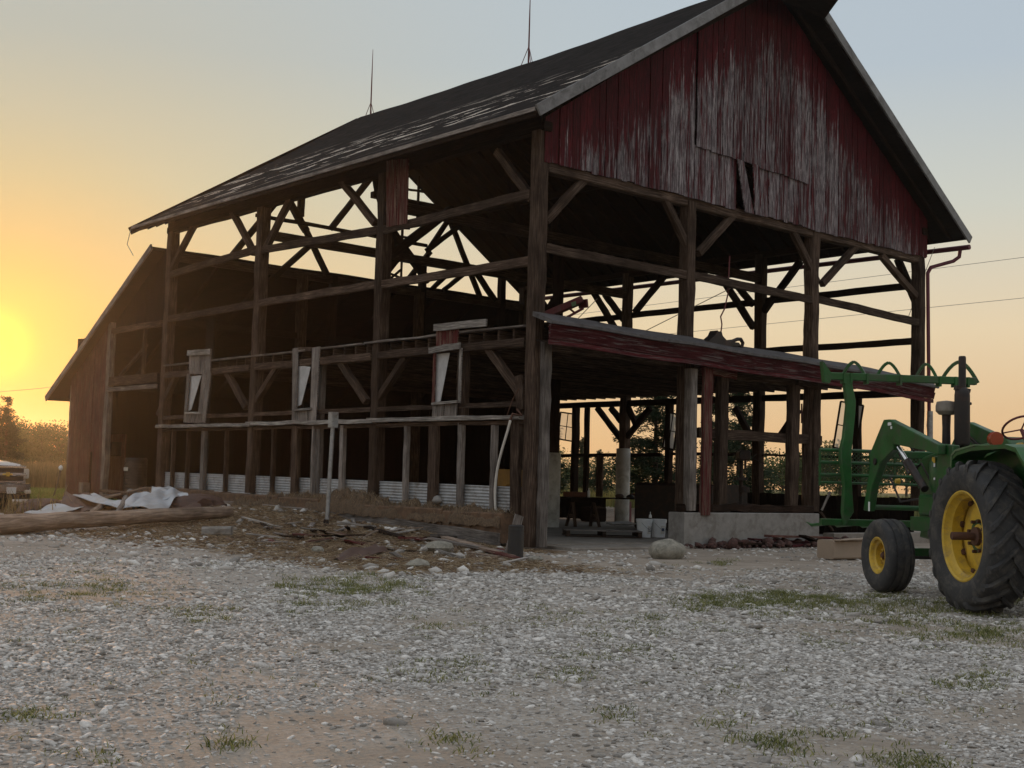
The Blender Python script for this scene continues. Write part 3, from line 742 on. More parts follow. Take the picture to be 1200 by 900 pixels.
# ---- lean-to shed at the back gable
LE = 25.6; LT = 17.75
lz = lambda y: 8.42-(y-17.75)*.578
m = MB(); nu, nv = 24, 14
for off in (0, -.1):
    for i in range(nu+1):
        for j in range(nv+1):
            x = -.35+15.9*i/nu; y = LT+(LE-LT)*j/nv; m.v.append((x, y, lz(y)+off+.015*math.sin(x*1.3+y)))
st = nv+1; N = (nu+1)*st
for i in range(nu):
    for j in range(nv):
        m.mi = 0; m.face([i*st+j, (i+1)*st+j, (i+1)*st+j+1, i*st+j+1], [(i*.66, 9-j*.65), ((i+1)*.66, 9-j*.65), ((i+1)*.66, 9-(j+1)*.65), (i*.66, 9-(j+1)*.65)])
        m.mi = 1; m.face([N+i*st+j+1, N+(i+1)*st+j+1, N+(i+1)*st+j, N+i*st+j])
for i in range(nu):
    for j in (0, nv): m.face([i*st+j, (i+1)*st+j, N+(i+1)*st+j, N+i*st+j])
for j in range(nv):
    for i in (0, nu): m.face([i*st+j, i*st+j+1, N+i*st+j+1, N+i*st+j])
m.build('lean_to_roof', [M['shingles'], M['sheathing']], barn)
P1('rake_trim', (-.39, LT-.1, lz(LT)-.04), (-.39, LE+.05, lz(LE)-.04), .05, .2, 'grey_wood', .004, 8)
m = MB()
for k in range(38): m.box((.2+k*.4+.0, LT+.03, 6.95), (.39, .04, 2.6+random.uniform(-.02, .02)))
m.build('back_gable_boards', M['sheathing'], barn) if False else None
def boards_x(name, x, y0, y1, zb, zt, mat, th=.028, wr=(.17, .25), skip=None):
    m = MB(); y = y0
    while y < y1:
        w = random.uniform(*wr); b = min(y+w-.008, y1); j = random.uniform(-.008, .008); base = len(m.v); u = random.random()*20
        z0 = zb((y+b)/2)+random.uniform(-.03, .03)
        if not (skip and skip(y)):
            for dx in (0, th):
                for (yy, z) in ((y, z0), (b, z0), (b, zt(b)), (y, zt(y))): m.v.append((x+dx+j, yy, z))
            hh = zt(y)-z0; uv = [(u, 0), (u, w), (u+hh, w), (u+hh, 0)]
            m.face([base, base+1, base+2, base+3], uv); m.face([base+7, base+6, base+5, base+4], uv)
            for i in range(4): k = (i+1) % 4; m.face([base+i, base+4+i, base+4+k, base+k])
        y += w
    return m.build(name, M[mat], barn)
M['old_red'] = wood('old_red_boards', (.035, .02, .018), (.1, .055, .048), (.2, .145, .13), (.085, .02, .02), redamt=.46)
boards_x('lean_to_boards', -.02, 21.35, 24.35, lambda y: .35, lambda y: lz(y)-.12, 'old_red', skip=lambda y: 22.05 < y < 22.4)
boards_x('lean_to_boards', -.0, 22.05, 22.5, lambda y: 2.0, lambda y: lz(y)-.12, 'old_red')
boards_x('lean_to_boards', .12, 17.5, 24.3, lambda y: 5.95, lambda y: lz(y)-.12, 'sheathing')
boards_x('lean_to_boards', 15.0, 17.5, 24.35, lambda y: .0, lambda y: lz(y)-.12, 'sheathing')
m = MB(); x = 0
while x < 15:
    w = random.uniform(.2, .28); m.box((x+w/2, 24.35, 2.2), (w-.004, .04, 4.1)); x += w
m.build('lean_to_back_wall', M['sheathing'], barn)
P1('post', (.05, 21.3, .35), (.05, 21.3, 6.3), .26, .2, 'grey_wood', .012, 10, up=(1, 0, 0))
P1('post', (.05, 24.3, .3), (.05, 24.3, 4.3), .16, .16, 'grey_wood', .008, 8)
P1('lintel', (.02, 17.55, 4.3), (.02, 21.2, 4.3), .12, .3, 'timber', .012, 8)
P1('lintel', (-.06, 17.5, 4.02), (-.06, 21.2, 4.03), .05, .14, 'grey_wood', .006, 8)
P1('rail', (.03, 17.5, 6.0), (.03, 21.25, 6.0), .12, .18)
P1('stud', (.05, 18.75, 4.4), (.05, 18.75, 6.0), .14, .1, 'timber', up=(1, 0, 0))
P1('brace', (.2, 20.8, 4.5), (.2, 18.9, 5.4), .1, .1)
for k in range(9):
    x = .3+k*1.8; P1('rafter', (x, 17.6, lz(17.6)-.2), (x, 25.2, lz(25.2)-.2), .08, .15, 'dark_timber', 0, 2)
# plank door inside the shed opening
m = MB(); dw = .15
dx = 1.0; d0 = on(137, 540, x=dx).y; m = MB()
for k in range(5): m.box((dx, d0-.5+k*.25, 1.5), (.05, .24, 2.2))
dr = m.build('shed_door', M['old_red'], barn)
m = MB(); m.box((dx-.04, d0, 2.1), (.03, .75, .5)); m.build('door_window', M['truck_glass'], dr)
# ---- concrete apron and floor slab
m = MB(); m.box((7.3, 8.9, -.02), (14.6, 17.0, .16), bev=.02); m.box((2.8, .0, -.03), (4.3, 1.2, .14), bev=.03); m.build('floor_slab', M['dark_concrete'], barn)
m = MB(); m.box((12.6, -.1, .1), (4.6, .35, .34), bev=.02); m.build('footing_wall', M['dark_concrete'], barn)
# ================================================================== TRACTOR
TH = R_(-34.5); tr_r = Vector((math.cos(TH), math.sin(TH), 0)); tr_f = Vector((-math.sin(TH), math.cos(TH), 0))
TO = Vector((-3.72, -12.1, 0))+tr_r*.97
tractor = thing('tractor', 'green farm tractor with yellow wheels and raised front loader grapple', 'tractor', TO, TH)
def TL(px, py, ax, val):
    d = Vector(ray(px, py)); D = Vector((d.dot(tr_r), d.dot(tr_f), d.z)); o = Vector(CAM)-TO; O = Vector((o.dot(tr_r), o.dot(tr_f), o.z))
    return O+D*((val-O[ax])/D[ax])
def ring_copy(prof, seg, ax='x'): pass
def make_wheel(name, R, wd, rimr, sgn, lug):
    """agricultural wheel; axis along x, outer face towards sgn"""
    h = wd/2
    m = MB()
    prof = [(rimr, -h*.78), (rimr+.03, -h*.9), (rimr+(R-rimr)*.3, -h*1.02), (rimr+(R-rimr)*.55, -h*1.04), (R*.90, -h*.99), (R*.93, -h*.86), (R*.944, -h*.45), (R*.948, 0),
            (R*.944, h*.45), (R*.93, h*.86), (R*.90, h*.99), (rimr+(R-rimr)*.55, h*1.04), (rimr+(R-rimr)*.3, h*1.02), (rimr+.03, h*.9), (rimr, h*.78)]
    if not lug:
        prof = [(rimr, -h*.8), (rimr+.03, -h*.92), (rimr+(R-rimr)*.5, -h*1.02), (R*.9, -h), (R*.97, -h*.82), (R*.985, -h*.62), (R*.955, -h*.58), (R*.955, -h*.5), (R, -h*.46), (R, -h*.12), (R*.955, -h*.08), (R*.955, h*.08),
                (R, h*.12), (R, h*.46), (R*.955, h*.5), (R*.955, h*.58), (R*.985, h*.62), (R*.97, h*.82), (R*.9, h), (rimr+(R-rimr)*.5, h*1.02), (rimr+.03, h*.92), (rimr, h*.8)]
    m.lathe(prof, 64, (0, 0, 0), 'x')
    wheel = m.build(name, M['rubber'], tractor, 50)
    if lug:
        m = MB(); N = 21
        for side in (-1, 1):
            for k in range(N):
                th0 = 2*math.pi*(k+(.5 if side > 0 else 0))/N
                st = []; ns = 7
                for i in range(ns):
                    t = i/(ns-1)                                  # 0 centre, 1 shoulder
                    x = side*(-.02+(h*.99+.02)*t); Rr = R*(1.0-.012*t-.035*max(0, t-.8)/.2)
                    th = th0-.34*t; wdt = .044+.03*t*(1 if t < .9 else 1.3)
                    inner = R*.92-.03*max(0, t-.85)/.15
                    st.append((x, th, wdt/R, Rr, inner))
                # shoulder drop down the sidewall
                x, th, w_, Rr, inn = st[-1]; st.append((side*h*1.035, th-.03, w_*.9, R*.90, R*.86))
                base = len(m.v)
                for (x, th, w_, Rr, inn) in st:
                    for (dt, rr) in ((-w_*.65, inn), (-w_*.42, Rr), (w_*.42, Rr), (w_*.65, inn)):
                        a = th+dt; m.v.append((x, -rr*math.cos(a), rr*math.sin(a)))
                for i in range(len(st)-1):
                    for j in range(3): m.face([base+i*4+j, base+i*4+j+1, base+i*4+4+j+1, base+i*4+4+j])
                m.face([base, base+1, base+2, base+3]); e = base+(len(st)-1)*4; m.face([e+3, e+2, e+1, e])
        m.build('tread', M['rubber'], wheel)
    # rim: flange, stepped barrel, dished disc
    s = sgn; m = MB()
    m.lathe([(rimr+.012, s*h*.80), (rimr+.018, s*h*.86), (rimr+.002, s*h*.88), (rimr-.02, s*h*.82), (rimr-.035, s*h*.6), (rimr-.065, s*h*.5), (rimr-.07, s*h*.0), (rimr-.05, -s*h*.1), (rimr-.05, -s*h*.8), (rimr, -s*h*.86), (rimr+.01, -s*h*.8)], 56)
    rim = m.build('rim', M['yellow'], wheel, 35)
    m = MB(); dsk = -s*h*.12 if lug else -s*h*.15
    m.lathe([(rimr-.055, dsk), (rimr*.8, dsk+s*.02), (rimr*.55, dsk+s*.05), (rimr*.3, dsk+s*.03), (rimr*.26, dsk+s*.05), (.0, dsk+s*.05)], 48)
    m.build('disc', M['yellow'], wheel, 35)
    nb = 8
    for k in range(nb):
        a = 2*math.pi*k/nb+.2; m = MB()
        r2 = rimr*.86 if lug else rimr*.5
        if lug: m.box((dsk+s*.035, r2*math.cos(a), r2*math.sin(a)), (.05, .07, .07), Matrix.Rotation(a, 3, 'X'), .01)
        if lug: m.build('rim_clamp', M['brown_iron'], wheel); m = MB()
        m.lathe([(0, dsk+s*.03), (.022, dsk+s*.03), (.022, dsk+s*.085), (0, dsk+s*.085)], 6, (0, rimr*.36*math.cos(a), rimr*.36*math.sin(a)))
        m.build('wheel_nut', M['brown_iron'] if lug else M['yellow'], wheel)
    m = MB()
    if lug: m.lathe([(0, 0), (.11, 0), (.11, s*.09), (.048, s*.1), (.048, s*.36), (.044, s*.37), (0, s*.37)], 20, (dsk, 0, 0))
    else: m.lathe([(0, 0), (.06, 0), (.055, s*.09), (.03, s*.12), (0, s*.12)], 18, (dsk, 0, 0))
    m.build('axle_hub', M['brown_iron'], wheel, 40)
    return wheel
wr = make_wheel('rear_wheel', .9, .5, .52, -1, True); wr.location = (-.97, 0, .895); wr.rotation_euler = (.1, 0, 0)
w2 = make_wheel('rear_wheel', .9, .5, .52, 1, True); w2.location = (.97, 0, .895)
wf = make_wheel('front_wheel', .505, .36, .24, -1, False); wf.location = (-.97, 2.68, .51); wf.rotation_euler = (0, 0, R_(3))
w3 = make_wheel('front_wheel', .505, .36, .24, 1, False); w3.location = (.97, 2.68, .51); w3.rotation_euler = (0, 0, R_(3))
def T(name, m, mat, parent=None, sa=35, bevel=None): return m.build(name, M[mat], parent or tractor, sa, bevel)
def xprism(prof, x0, x1): m = MB(); m.prism(prof, x0, x1, lambda u, v, d: (d, u, v)); return m
T('chassis', xprism([(-.35, .6), (-.35, 1.15), (.5, 1.25), (.7, 1.0), (3.2, 1.0), (3.3, .75), (.8, .6)], -.24, .24), 'green', bevel=.02)
T('engine', xprism([(.85, .7), (.85, 1.4), (2.6, 1.42), (2.6, .75)], -.28, .28), 'black_iron', bevel=.03)
T('hood', xprism([(.95, 1.42), (.95, 2.0), (1.1, 2.05), (2.6, 1.96), (3.05, 1.9), (3.12, 1.8), (3.12, .95), (2.65, .95), (2.6, 1.42)], -.33, .33), 'green', bevel=.05)
m = MB()
for k in range(9): m.box((0, 3.135, 1.05+k*.085), (.56, .02, .03))
T('grille', m, 'black_iron')
m = MB(); m.lathe([(0, -.98), (.2, -.98), (.2, -.7), (.14, -.5), (.14, .5), (.2, .7), (.2, .98), (0, .98)], 20, (0, 0, .9)); T('rear_axle', m, 'green')
m = MB(); m.beam((-.82, 2.68, .55), (.82, 2.68, .55), .13, .14, 0, 1); m.beam((-.8, 2.68, .7), (-.8, 2.68, .4), .1, .1); m.beam((.8, 2.68, .7), (.8, 2.68, .4), .1, .1)
m.box((0, 2.68, .72), (.3, .3, .3), bev=.03); T('front_axle', m, 'green')
m = MB(); m.tube([(-.75, 2.5, .5), (.75, 2.5, .5)], .022, 8); T('tie_rod', m, 'black_iron')
# exhaust, air cleaner
ex = TL(1127.5, 500, 1, 2.3)
m = MB(); m.lathe([(0, 1.95), (.045, 1.95), (.045, 2.02), (.098, 2.06), (.105, 2.1), (.103, 2.74), (.095, 2.8), (.05, 2.85), (.05, 3.26), (.042, 3.28), (0, 3.27)], 24, (ex.x, 2.3, 0), 'z'); exh = T('exhaust_stack', m, 'black_iron')
m = MB(); m.box((ex.x, 2.3, 2.82), (.2, .1, .06), Matrix.Rotation(.25, 3, 'Y')); m.tube([(ex.x+.02, 2.3, 2.62), (ex.x+.13, 2.3, 2.63)], .02); T('clamp', m, 'black_iron', exh)
ac = TL(1109, 500, 1, 2.55)
m = MB(); m.lathe([(0, 1.95), (.06, 1.95), (.055, 2.3), (.062, 2.5), (0, 2.5)], 20, (ac.x, 2.55, 0), 'z'); stk = T('air_intake', m, 'black_iron')
m = MB(); m.lathe([(0, 2.48), (.1, 2.48), (.145, 2.53), (.145, 2.6), (.13, 2.66), (0, 2.68)], 24, (ac.x, 2.55, 0), 'z'); T('precleaner', m, 'dark_concrete', stk)
# fenders: flat top curving over the tyre, inner skirt
for s in (-1, 1):
    m = MB(); outer = []; 
    for k in range(13):
        t = k/12; a = R_(150-t*125); outer.append((-.98*math.cos(a)*1.0, .9+.99*math.sin(a)*1.02))
    prof = [(.62, 1.74), (.6, 1.86), (.5, 1.915), (.1, 1.965), (-.7, 1.975), (-.95, 1.93), (-1.2, 1.7), (-1.32, 1.4)]
    n = len(prof)
    for (y, z) in prof: m.v.append((s*.62, y, z)); m.v.append((s*1.02, y, z-.01))
    for (y, z) in prof: m.v.append((s*.62, y, z-.025)); m.v.append((s*1.02, y, z-.06))
    for i in range(n-1):
        a = 2*i; b = 2*n+2*i
        m.face([a, a+1, a+3, a+2]); m.face([b, b+2, b+3, b+1]); m.face([a+1, b+1, b+3, a+3]); m.face([a, a+2, b+2, b])
    m.face([0, 2*n, 2*n+1, 1]); m.face([2*n-2, 2*n-1, 4*n-1, 4*n-2])
    fo = T('fender', m, 'green')
    m = MB(); m.prism([(.64, 1.72), (.62, 1.87), (.51, 1.93), (.0, 1.982), (.0, 1.965), (.5, 1.905), (.6, 1.85), (.62, 1.72)], s*.615, s*1.03, lambda u, v, d: (d, u, v)); T('fender_lip', m, 'green_light', fo)
    m = MB(); skirt = [(.6, 1.84), (.1, 1.95), (-.7, 1.955), (-.95, 1.9), (-1.28, 1.4), (-.9, .9), (.4, .9), (.58, 1.2)]
    m.prism(skirt, s*.6, s*.62, lambda u, v, d: (d, u, v)); T('skirt', m, 'green', fo)
    m = MB(); m.lathe([(0, -.045), (.085, -.045), (.09, 0), (.085, .045), (0, .05)], 22, (s*.68, .18, 2.06), 'y'); lt = T('warning_lamp', m, 'orange_lens', fo)
    m = MB(); m.lathe([(.03, 1.95), (.03, 2.0), (0, 2.0)], 10, (s*.68, .18, 0), 'z'); T('lamp_bracket', m, 'black_iron', lt)
# driver's place
m = MB(); m.prism([(.55, 1.4), (.55, 1.95), (.75, 2.12), (.98, 2.1), (.98, 1.4)], -.25, .25, lambda u, v, d: (d, u, v)); T('dashboard', m, 'green', bevel=.02)
sw = TL(1196, 507, 1, .45); m = MB(); c = Vector((sw.x if abs(sw.x) < .4 else 0, .45, 2.22)); rot = Matrix.Rotation(R_(-38), 3, 'X')
m.tube([c+rot @ Vector((.22*math.cos(a), .22*math.sin(a), 0)) for a in np.linspace(0, 2*math.pi, 30)[:-1]], .014, 8, closed=True)
for k in range(3):
    a = 2.1*k+.5; m.tube([c+rot @ Vector((0, 0, -.03)), c+rot @ Vector((.22*math.cos(a), .22*math.sin(a), 0))], .01, 6)
m.tube([c+rot @ Vector((0, 0, -.03)), c+rot @ Vector((0, .0, -.4))], .022, 8); T('steering_wheel', m, 'red_steel')
m = MB(); m.box((c.x, -.1, 1.6), (.5, .48, .12), bev=.04); m.box((c.x, -.36, 1.86), (.5, .1, .45), bev=.04); T('seat', m, 'yellow', bevel=.03)
m = MB(); m.box((0, .25, 1.2), (1.15, 1.1, .05)); T('platform', m, 'green')
m = MB(); m.lathe([(0, .0), (.06, 0), (.1, .04), (.1, .07), (0, .075)], 18, TL(1199, 528, 1, .3), 'y'); T('work_lamp', m, 'yellow')
m = MB(); m.beam((-.25, -.9, .45), (-.25, -.3, .7), .06, .08); m.beam((.25, -.9, .45), (.25, -.3, .7), .06, .08); m.beam((-.25, -.95, .45), (.25, -.95, .45), .06, .05); T('hitch', m, 'black_iron')
# ---- loader
loader = MB()
pp = [(1104, 521), (1046, 491.5), (1039.5, 492), (1023, 532), (1023.5, 545), (1015.5, 598), (1021.5, 599), (1026, 570), (1036, 542), (1051, 527), (1051, 520.5), (1091, 529), (1104, 533)]
prof = [(TL(a, b, 0, -.6).y, TL(a, b, 0, -.6).z) for a, b in pp]
for s in (-1, 1):
    m = MB(); m.prism(prof, s*.655, s*.545, lambda u, v, d: (d, u, v)); arm = T('loader_arm', m, 'green', bevel=.012)
    hv = TL(1030.5, 541, 0, -.6); m = MB(); m.lathe([(0, 0), (.05, 0), (.05, s*.02), (0, s*.02)], 16, (s*.66, hv.y, hv.z)); T('pivot', m, 'black_iron', arm)
    if s < 0:
        a = TL(1042, 496, 0, -.67); b = TL(1044, 501, 0, -.67); m = MB(); m.box((-.664, a.y, a.z-.01), (.006, .12, .045)); m.box((-.664, b.y, b.z), (.006, .05, .04)); T('sticker', m, 'white_plastic', arm)
        a = TL(1018, 595, 0, -.67); m = MB(); m.box((-.664, a.y, a.z+.02), (.006, .06, .14)); T('sticker', m, 'white_plastic', arm)
    A = TL(1053, 524, 0, -.6); B = TL(1084, 573, 0, -.6)
    m = MB(); mid = Vector((s*.6, A.y, A.z)).lerp(Vector((s*.6, B.y, B.z)), .35); m.tube([(s*.6, A.y, A.z), mid], .028, 10); cyl = T('piston_rod', m, 'chrome')
    m = MB(); m.tube([mid, (s*.6, B.y, B.z)], .055, 14); T('lift_cylinder', m, 'black_iron')
    t0 = TL(1098, 522, 0, -.6); m = MB(); m.prism([(t0.y-.32, t0.z), (t0.y+.12, t0.z+.03), (t0.y+.2, 1.5), (t0.y+.34, 1.0), (t0.y+.2, .75), (t0.y-.15, .75), (t0.y-.3, 1.2)], s*.53, s*.43, lambda u, v, d: (d, u, v)); tw = T('loader_tower', m, 'green', bevel=.012)
    m = MB(); m.beam((s*.45, t0.y, .95), (s*.42, 3.1, .95), .08, .2); m.beam((s*.42, t0.y, .9), (s*.2, t0.y, .9), .1, .3); T('loader_subframe', m, 'green')
    if s < 0:
        for (px, py, hh, mt) in ((1094, 539, .08, 'yellow'), (1094, 545, .05, 'white_plastic'), (1094, 561, .03, 'white_plastic')):
            a = TL(px, py, 0, -.535); m = MB(); m.box((-.534, a.y, a.z), (.006, .09, hh)); T('sticker', m, mt, tw)
for s in (-1, 1):
    for dz_ in (0, .045):
        m = MB(); m.tube([(s*.52, prof[10][0]-.7+.3, prof[1][1]-.42-dz_), (s*.52, prof[2][0]-.15, prof[2][1]-.14-dz_), (s*.52, prof[3][0]-.12, prof[3][1]-.02-dz_), (s*.5, prof[5][0]-.1+dz_, prof[5][1]+.3)], .014, 6); T('hydraulic_hose', m, 'black_iron')
m = MB(); m.beam((-.6, prof[3][0]-.02, prof[3][1]), (.6, prof[3][0]-.02, prof[3][1]), .1, .1); T('cross_beam', m, 'green'); m = MB(); m.tube([(-.6, prof[5][0], prof[5][1]+.05), (.6, prof[5][0], prof[5][1]+.05)], .04, 10); T('cross_tube', m, 'green')
m = MB(); a = TL(1051, 527, 0, -.55)
m.tube([(-.52, a.y, a.z-.05), (-.5, a.y-.3, a.z-.35), (-.4, a.y-.5, a.z-.2), (-.42, a.y-.9, a.z-.5), (-.35, a.y-1.1, a.z-.55)], .016, 6)
m.tube([(-.5, a.y+.35, a.z-.4), (-.45, a.y+.1, a.z-.75), (-.4, a.y-.4, a.z-.7), (-.38, a.y-.8, a.z-.85)], .016, 6); T('hydraulic_hose', m, 'black_iron')
m = MB(); m.lathe([(0, 1.5), (.17, 1.5), (.19, 1.6), (.19, 1.9), (.15, 1.98), (0, 2.0)], 20, (-.36, 2.25, -.1), 'z'); T('side_tank', m, 'green')
m = MB(); m.box((-.38, 2.3, 1.22), (.2, 1.0, .3), bev=.03); T('side_panel', m, 'green', bevel=.02)
m = MB(); q = TL(1054, 564, 0, -.5); m.lathe([(0, 0), (.045, 0), (.03, -.06), (0, -.06)], 12, (-.5, q.y, q.z)); T('cap', m, 'yellow')
# ---- raised grapple carried on the loader
YA = 4.55
att = MB(); vp = [(987.5, 443), (996, 443), (1000, 463), (1001.5, 470), (1001, 483), (998, 513), (996, 537), (997, 570), (999, 600), (989, 616), (986.5, 600), (988, 570), (984, 537), (984, 527), (987.5, 513), (991.6, 475), (990, 463)]
va = [TL(a, b, 1, YA) for a, b in vp]; dx = TL(1125, 500, 1, YA).x-TL(993, 500, 1, YA).x
for k in (0, 1):
    m = MB(); m.prism([(p.x+k*dx, p.z) for p in va], YA-.06, YA+.06, lambda u, v, d: (u, d, v)); up = T('grapple_upright', m, 'green', bevel=.01)
a = TL(966, 440.5, 1, YA); b = TL(1143, 447, 1, YA)
m = MB(); m.beam(a, b, .11, .115, 0, 1, bev=.01)
for px in (988, 996, 1015, 1054, 1100, 1118, 1133):
    q = TL(px, 442.5+(px-966)*.035, 1, YA); m.box((q.x, YA, q.z), (.035, .15, .16))
m.prism([(a.x-.06, a.z+.22), (a.x-.03, a.z+.2), (a.x+.1, a.z+.02), (a.x+.06, a.z-.12), (a.x-.02, a.z-.1)], YA-.08, YA+.05, lambda u, v, d: (u, d, v))
bar = T('grapple_bar', m, 'green')
for (p0, p1, p2, w) in [((993, 438), (1003, 423.5), (1013, 439), .045), ((1033, 440), (1044, 424.5), (1055, 442), .045), ((1079, 442), (1089, 426), (1098, 444), .045), ((1110, 443), (1128, 423.5), (1146, 449), .055)]:
    A, B, C2 = TL(*p0, 1, YA), TL(*p1, 1, YA), TL(*p2, 1, YA); m = MB(); pts = []
    for t in np.linspace(0, 1, 11):
        x = A.x+(C2.x-A.x)*t; zz = A.z+(C2.z-A.z)*t+(B.z-(A.z+C2.z)/2)*(1-abs(2*t-1)**1.7); pts.append((x, YA+.02-.25*math.sin(math.pi*t)*0-.02+.18*(1-t), zz))
    for i in range(10): m.beam(pts[i], pts[i+1], .05, w, bev=.006)
    T('tine', m, 'green', bar)
mz = TL(1000, 528, 1, YA).z; mx0 = TL(961, 540, 1, YA+.15).x
grid = MB()
for dz in (0, -.19, -.38, -.5):
    grid.tube([(mx0, YA+.15, mz+dz), (mx0+2.45, YA+.15, mz+dz)], .028 if dz > -.45 else .02, 8)
for k in range(7): grid.beam((mx0+k*.4, YA+.15, mz+.02), (mx0+k*.4, YA+.15, mz-.55), .03, .03)
gr = T('push_frame', grid, 'green')
m = MB()
for k in range(40):
    for s in (-1, 1):
        x0 = mx0+k*.062; pts = [(x0+s*.03*((i % 2)*2-1), YA+.16, mz-.02-i*.06) for i in range(9)]
        for i in range(8):
            if x0 < mx0+2.4: m.beam(pts[i], pts[i+1], .006, .008, bev=.001)
mesh_ = m.build('wire_mesh', M['green'], gr)
m = MB()
for k in range(6): m.tube([(mx0+.15+k*.42, YA+.1, .88), (mx0+.15+k*.42, YA+.9, .82), (mx0+.15+k*.42, YA+1.15, .86)], [.028, .026, .008], 7)
m.beam((mx0, YA+.1, .9), (mx0+2.45, YA+.1, .9), .1, .1); T('lower_fork', m, 'green')
def gz(x, y): return float(ground_z(x, y))
# ================================================================== PICKUP
def pickup():
    p = on(28, 590, z=.28)
    hd = Vector((.756, -.654, 0))*.95-Vector((.653, .754, 0))*.31
    rz = math.atan2(hd.y, hd.x)-math.pi/2
    fwd = Vector((hd.x, hd.y, 0)).normalized()
    dd = Vector(on(28, 560, z=.28) if False else (0, 0, 0))
    # front centre stands about 33 m from the camera
    C0 = Vector(CAM)+Vector((.653, .754, 0))*32.5+Vector((.756, -.654, 0))*((18-600)/FPX*32.5)
    org = C0-fwd*2.9; org.z = gz(C0.x, C0.y)-.02
    t = thing('pickup_truck', 'silver pickup truck with chrome bumper parked left of the barn', 'pickup truck', org, rz)
    def B(name, m, mat, par=None, sa=35, bv=None): return m.build(name, M[mat], par or t, sa, bv)
    # side profile (y forward, z up) front bumper at y=2.9
    prof = [(-2.85, .55), (-2.85, 1.28), (-.55, 1.30), (-.5, 1.33), (-.42, 1.85), (-.2, 1.93), (.85, 1.93), (1.05, 1.88), (1.68, 1.32), (2.0, 1.29), (2.62, 1.22), (2.78, 1.12), (2.8, .95), (2.82, .55), (2.4, .42)]
    def arch(cy, r=.5):
        return [(cy+r*math.cos(a), .4+r*math.sin(a)) for a in np.linspace(0, math.pi, 10)]
    full = prof+arch(1.85)+arch(-1.75)+[(-2.6, .42)]
    m = MB(); m.prism(full, -.98, .98, lambda u, v, d: (d*(1-.07*max(0, (v-1.3)/.6)), u-(.18*abs(d)**2 if u > 2.3 else 0), v)); body = B('body', m, 'truck_paint', bv=.05)
    m = MB()
    m.prism([(1.58, 1.37), (1.06, 1.83), (1.08, 1.84), (1.62, 1.38)], -.8, .8, lambda u, v, d: (d, u+.015, v+.02))
    B('windshield', m, 'truck_glass')
    for s in (-1, 1):
        m = MB(); m.prism([(1.35, 1.36), (.95, 1.8), (.42, 1.82), (.42, 1.36)], s*.965, s*.95, lambda u, v, d: (d, u, v)); m.prism([(.32, 1.36), (.32, 1.82), (-.3, 1.8), (-.38, 1.36)], s*.965, s*.95, lambda u, v, d: (d, u, v)); B('side_window', m, 'truck_glass')
        m = MB(); m.box((s*1.1, 1.3, 1.4), (.2, .1, .22), bev=.03); B('mirror', m, 'black_plastic')
        m = MB(); m.box((s*.8, 2.66, .98), (.3, .14, .26), bev=.03); hl = B('headlight', m, 'lens')
        m = MB(); m.box((s*.72, 2.9, .52), (.18, .06, .1), bev=.02); B('fog_lamp', m, 'lens')
        m = MB(); m.tube([(s*.45, 2.86, .45), (s*.45, 2.98, .42), (s*.45, 2.95, .37)], .02, 6); B('tow_hook', m, 'black_iron')
        for cy in (1.85, -1.75):
            m = MB(); m.lathe([(.25, -.13), (.36, -.14), (.395, -.1), (.4, 0), (.395, .1), (.36, .14), (.25, .13)], 32, (s*.86, cy, .4)); wh = B('wheel', m, 'rubber')
            m = MB(); m.lathe([(.25, s*.13), (.23, s*.08), (.15, s*.06), (.06, s*.1), (0, s*.1)], 24, (s*.86, cy, .4)); B('rim', m, 'chrome', wh)
    m = MB(); m.box((0, 2.74, .96), (1.36, .08, .44), bev=.02); gr = B('grille', m, 'black_plastic')
    m = MB(); m.box((0, 2.8, 1.15), (1.4, .05, .07), bev=.02); m.box((0, 2.81, .96), (1.5, .05, .08), bev=.02); m.box((0, 2.8, .77), (1.4, .04, .05), bev=.01); B('chrome_bar', m, 'chrome', gr)
    m = MB(); m.prism([(-.17, -.02), (-.06, -.02), (-.045, -.05), (.045, -.05), (.06, -.02), (.17, -.02), (.15, .02), (.06, .02), (.045, .05), (-.045, .05), (-.06, .02), (-.15, .02)], 2.83, 2.86, lambda u, v, d: (u, d, .96+v)); B('emblem', m, 'yellow', gr)
    m = MB()
    for k in range(-8, 9):
        x0, x1 = k*.118, (k+1)*.118
        if k == 8: break
        f = lambda x: 2.92-.22*x*x
        m.beam((x0, f(x0), .62), (x1, f(x1), .62), .12, .22, bev=.02)
    B('bumper', m, 'chrome')
    m = MB(); m.box((0, 2.86, .42), (1.6, .1, .16), bev=.02); B('air_dam', m, 'black_plastic')
    m = MB(); m.box((.0, 2.99, .56), (.32, .012, .16)); B('licence_plate', m, 'white_plastic')
    return t
pickup()
# ================================================================== CLUTTER
def one(name, m, mat, label, cat, group=None, sa=None, bevel=None, kind=None, loc=None):
    o = m.build(name, M[mat] if isinstance(mat, str) else mat, None, sa, bevel); return tag(o, label, cat, group, kind)
def gz(x, y): return float(ground_z(x, y))
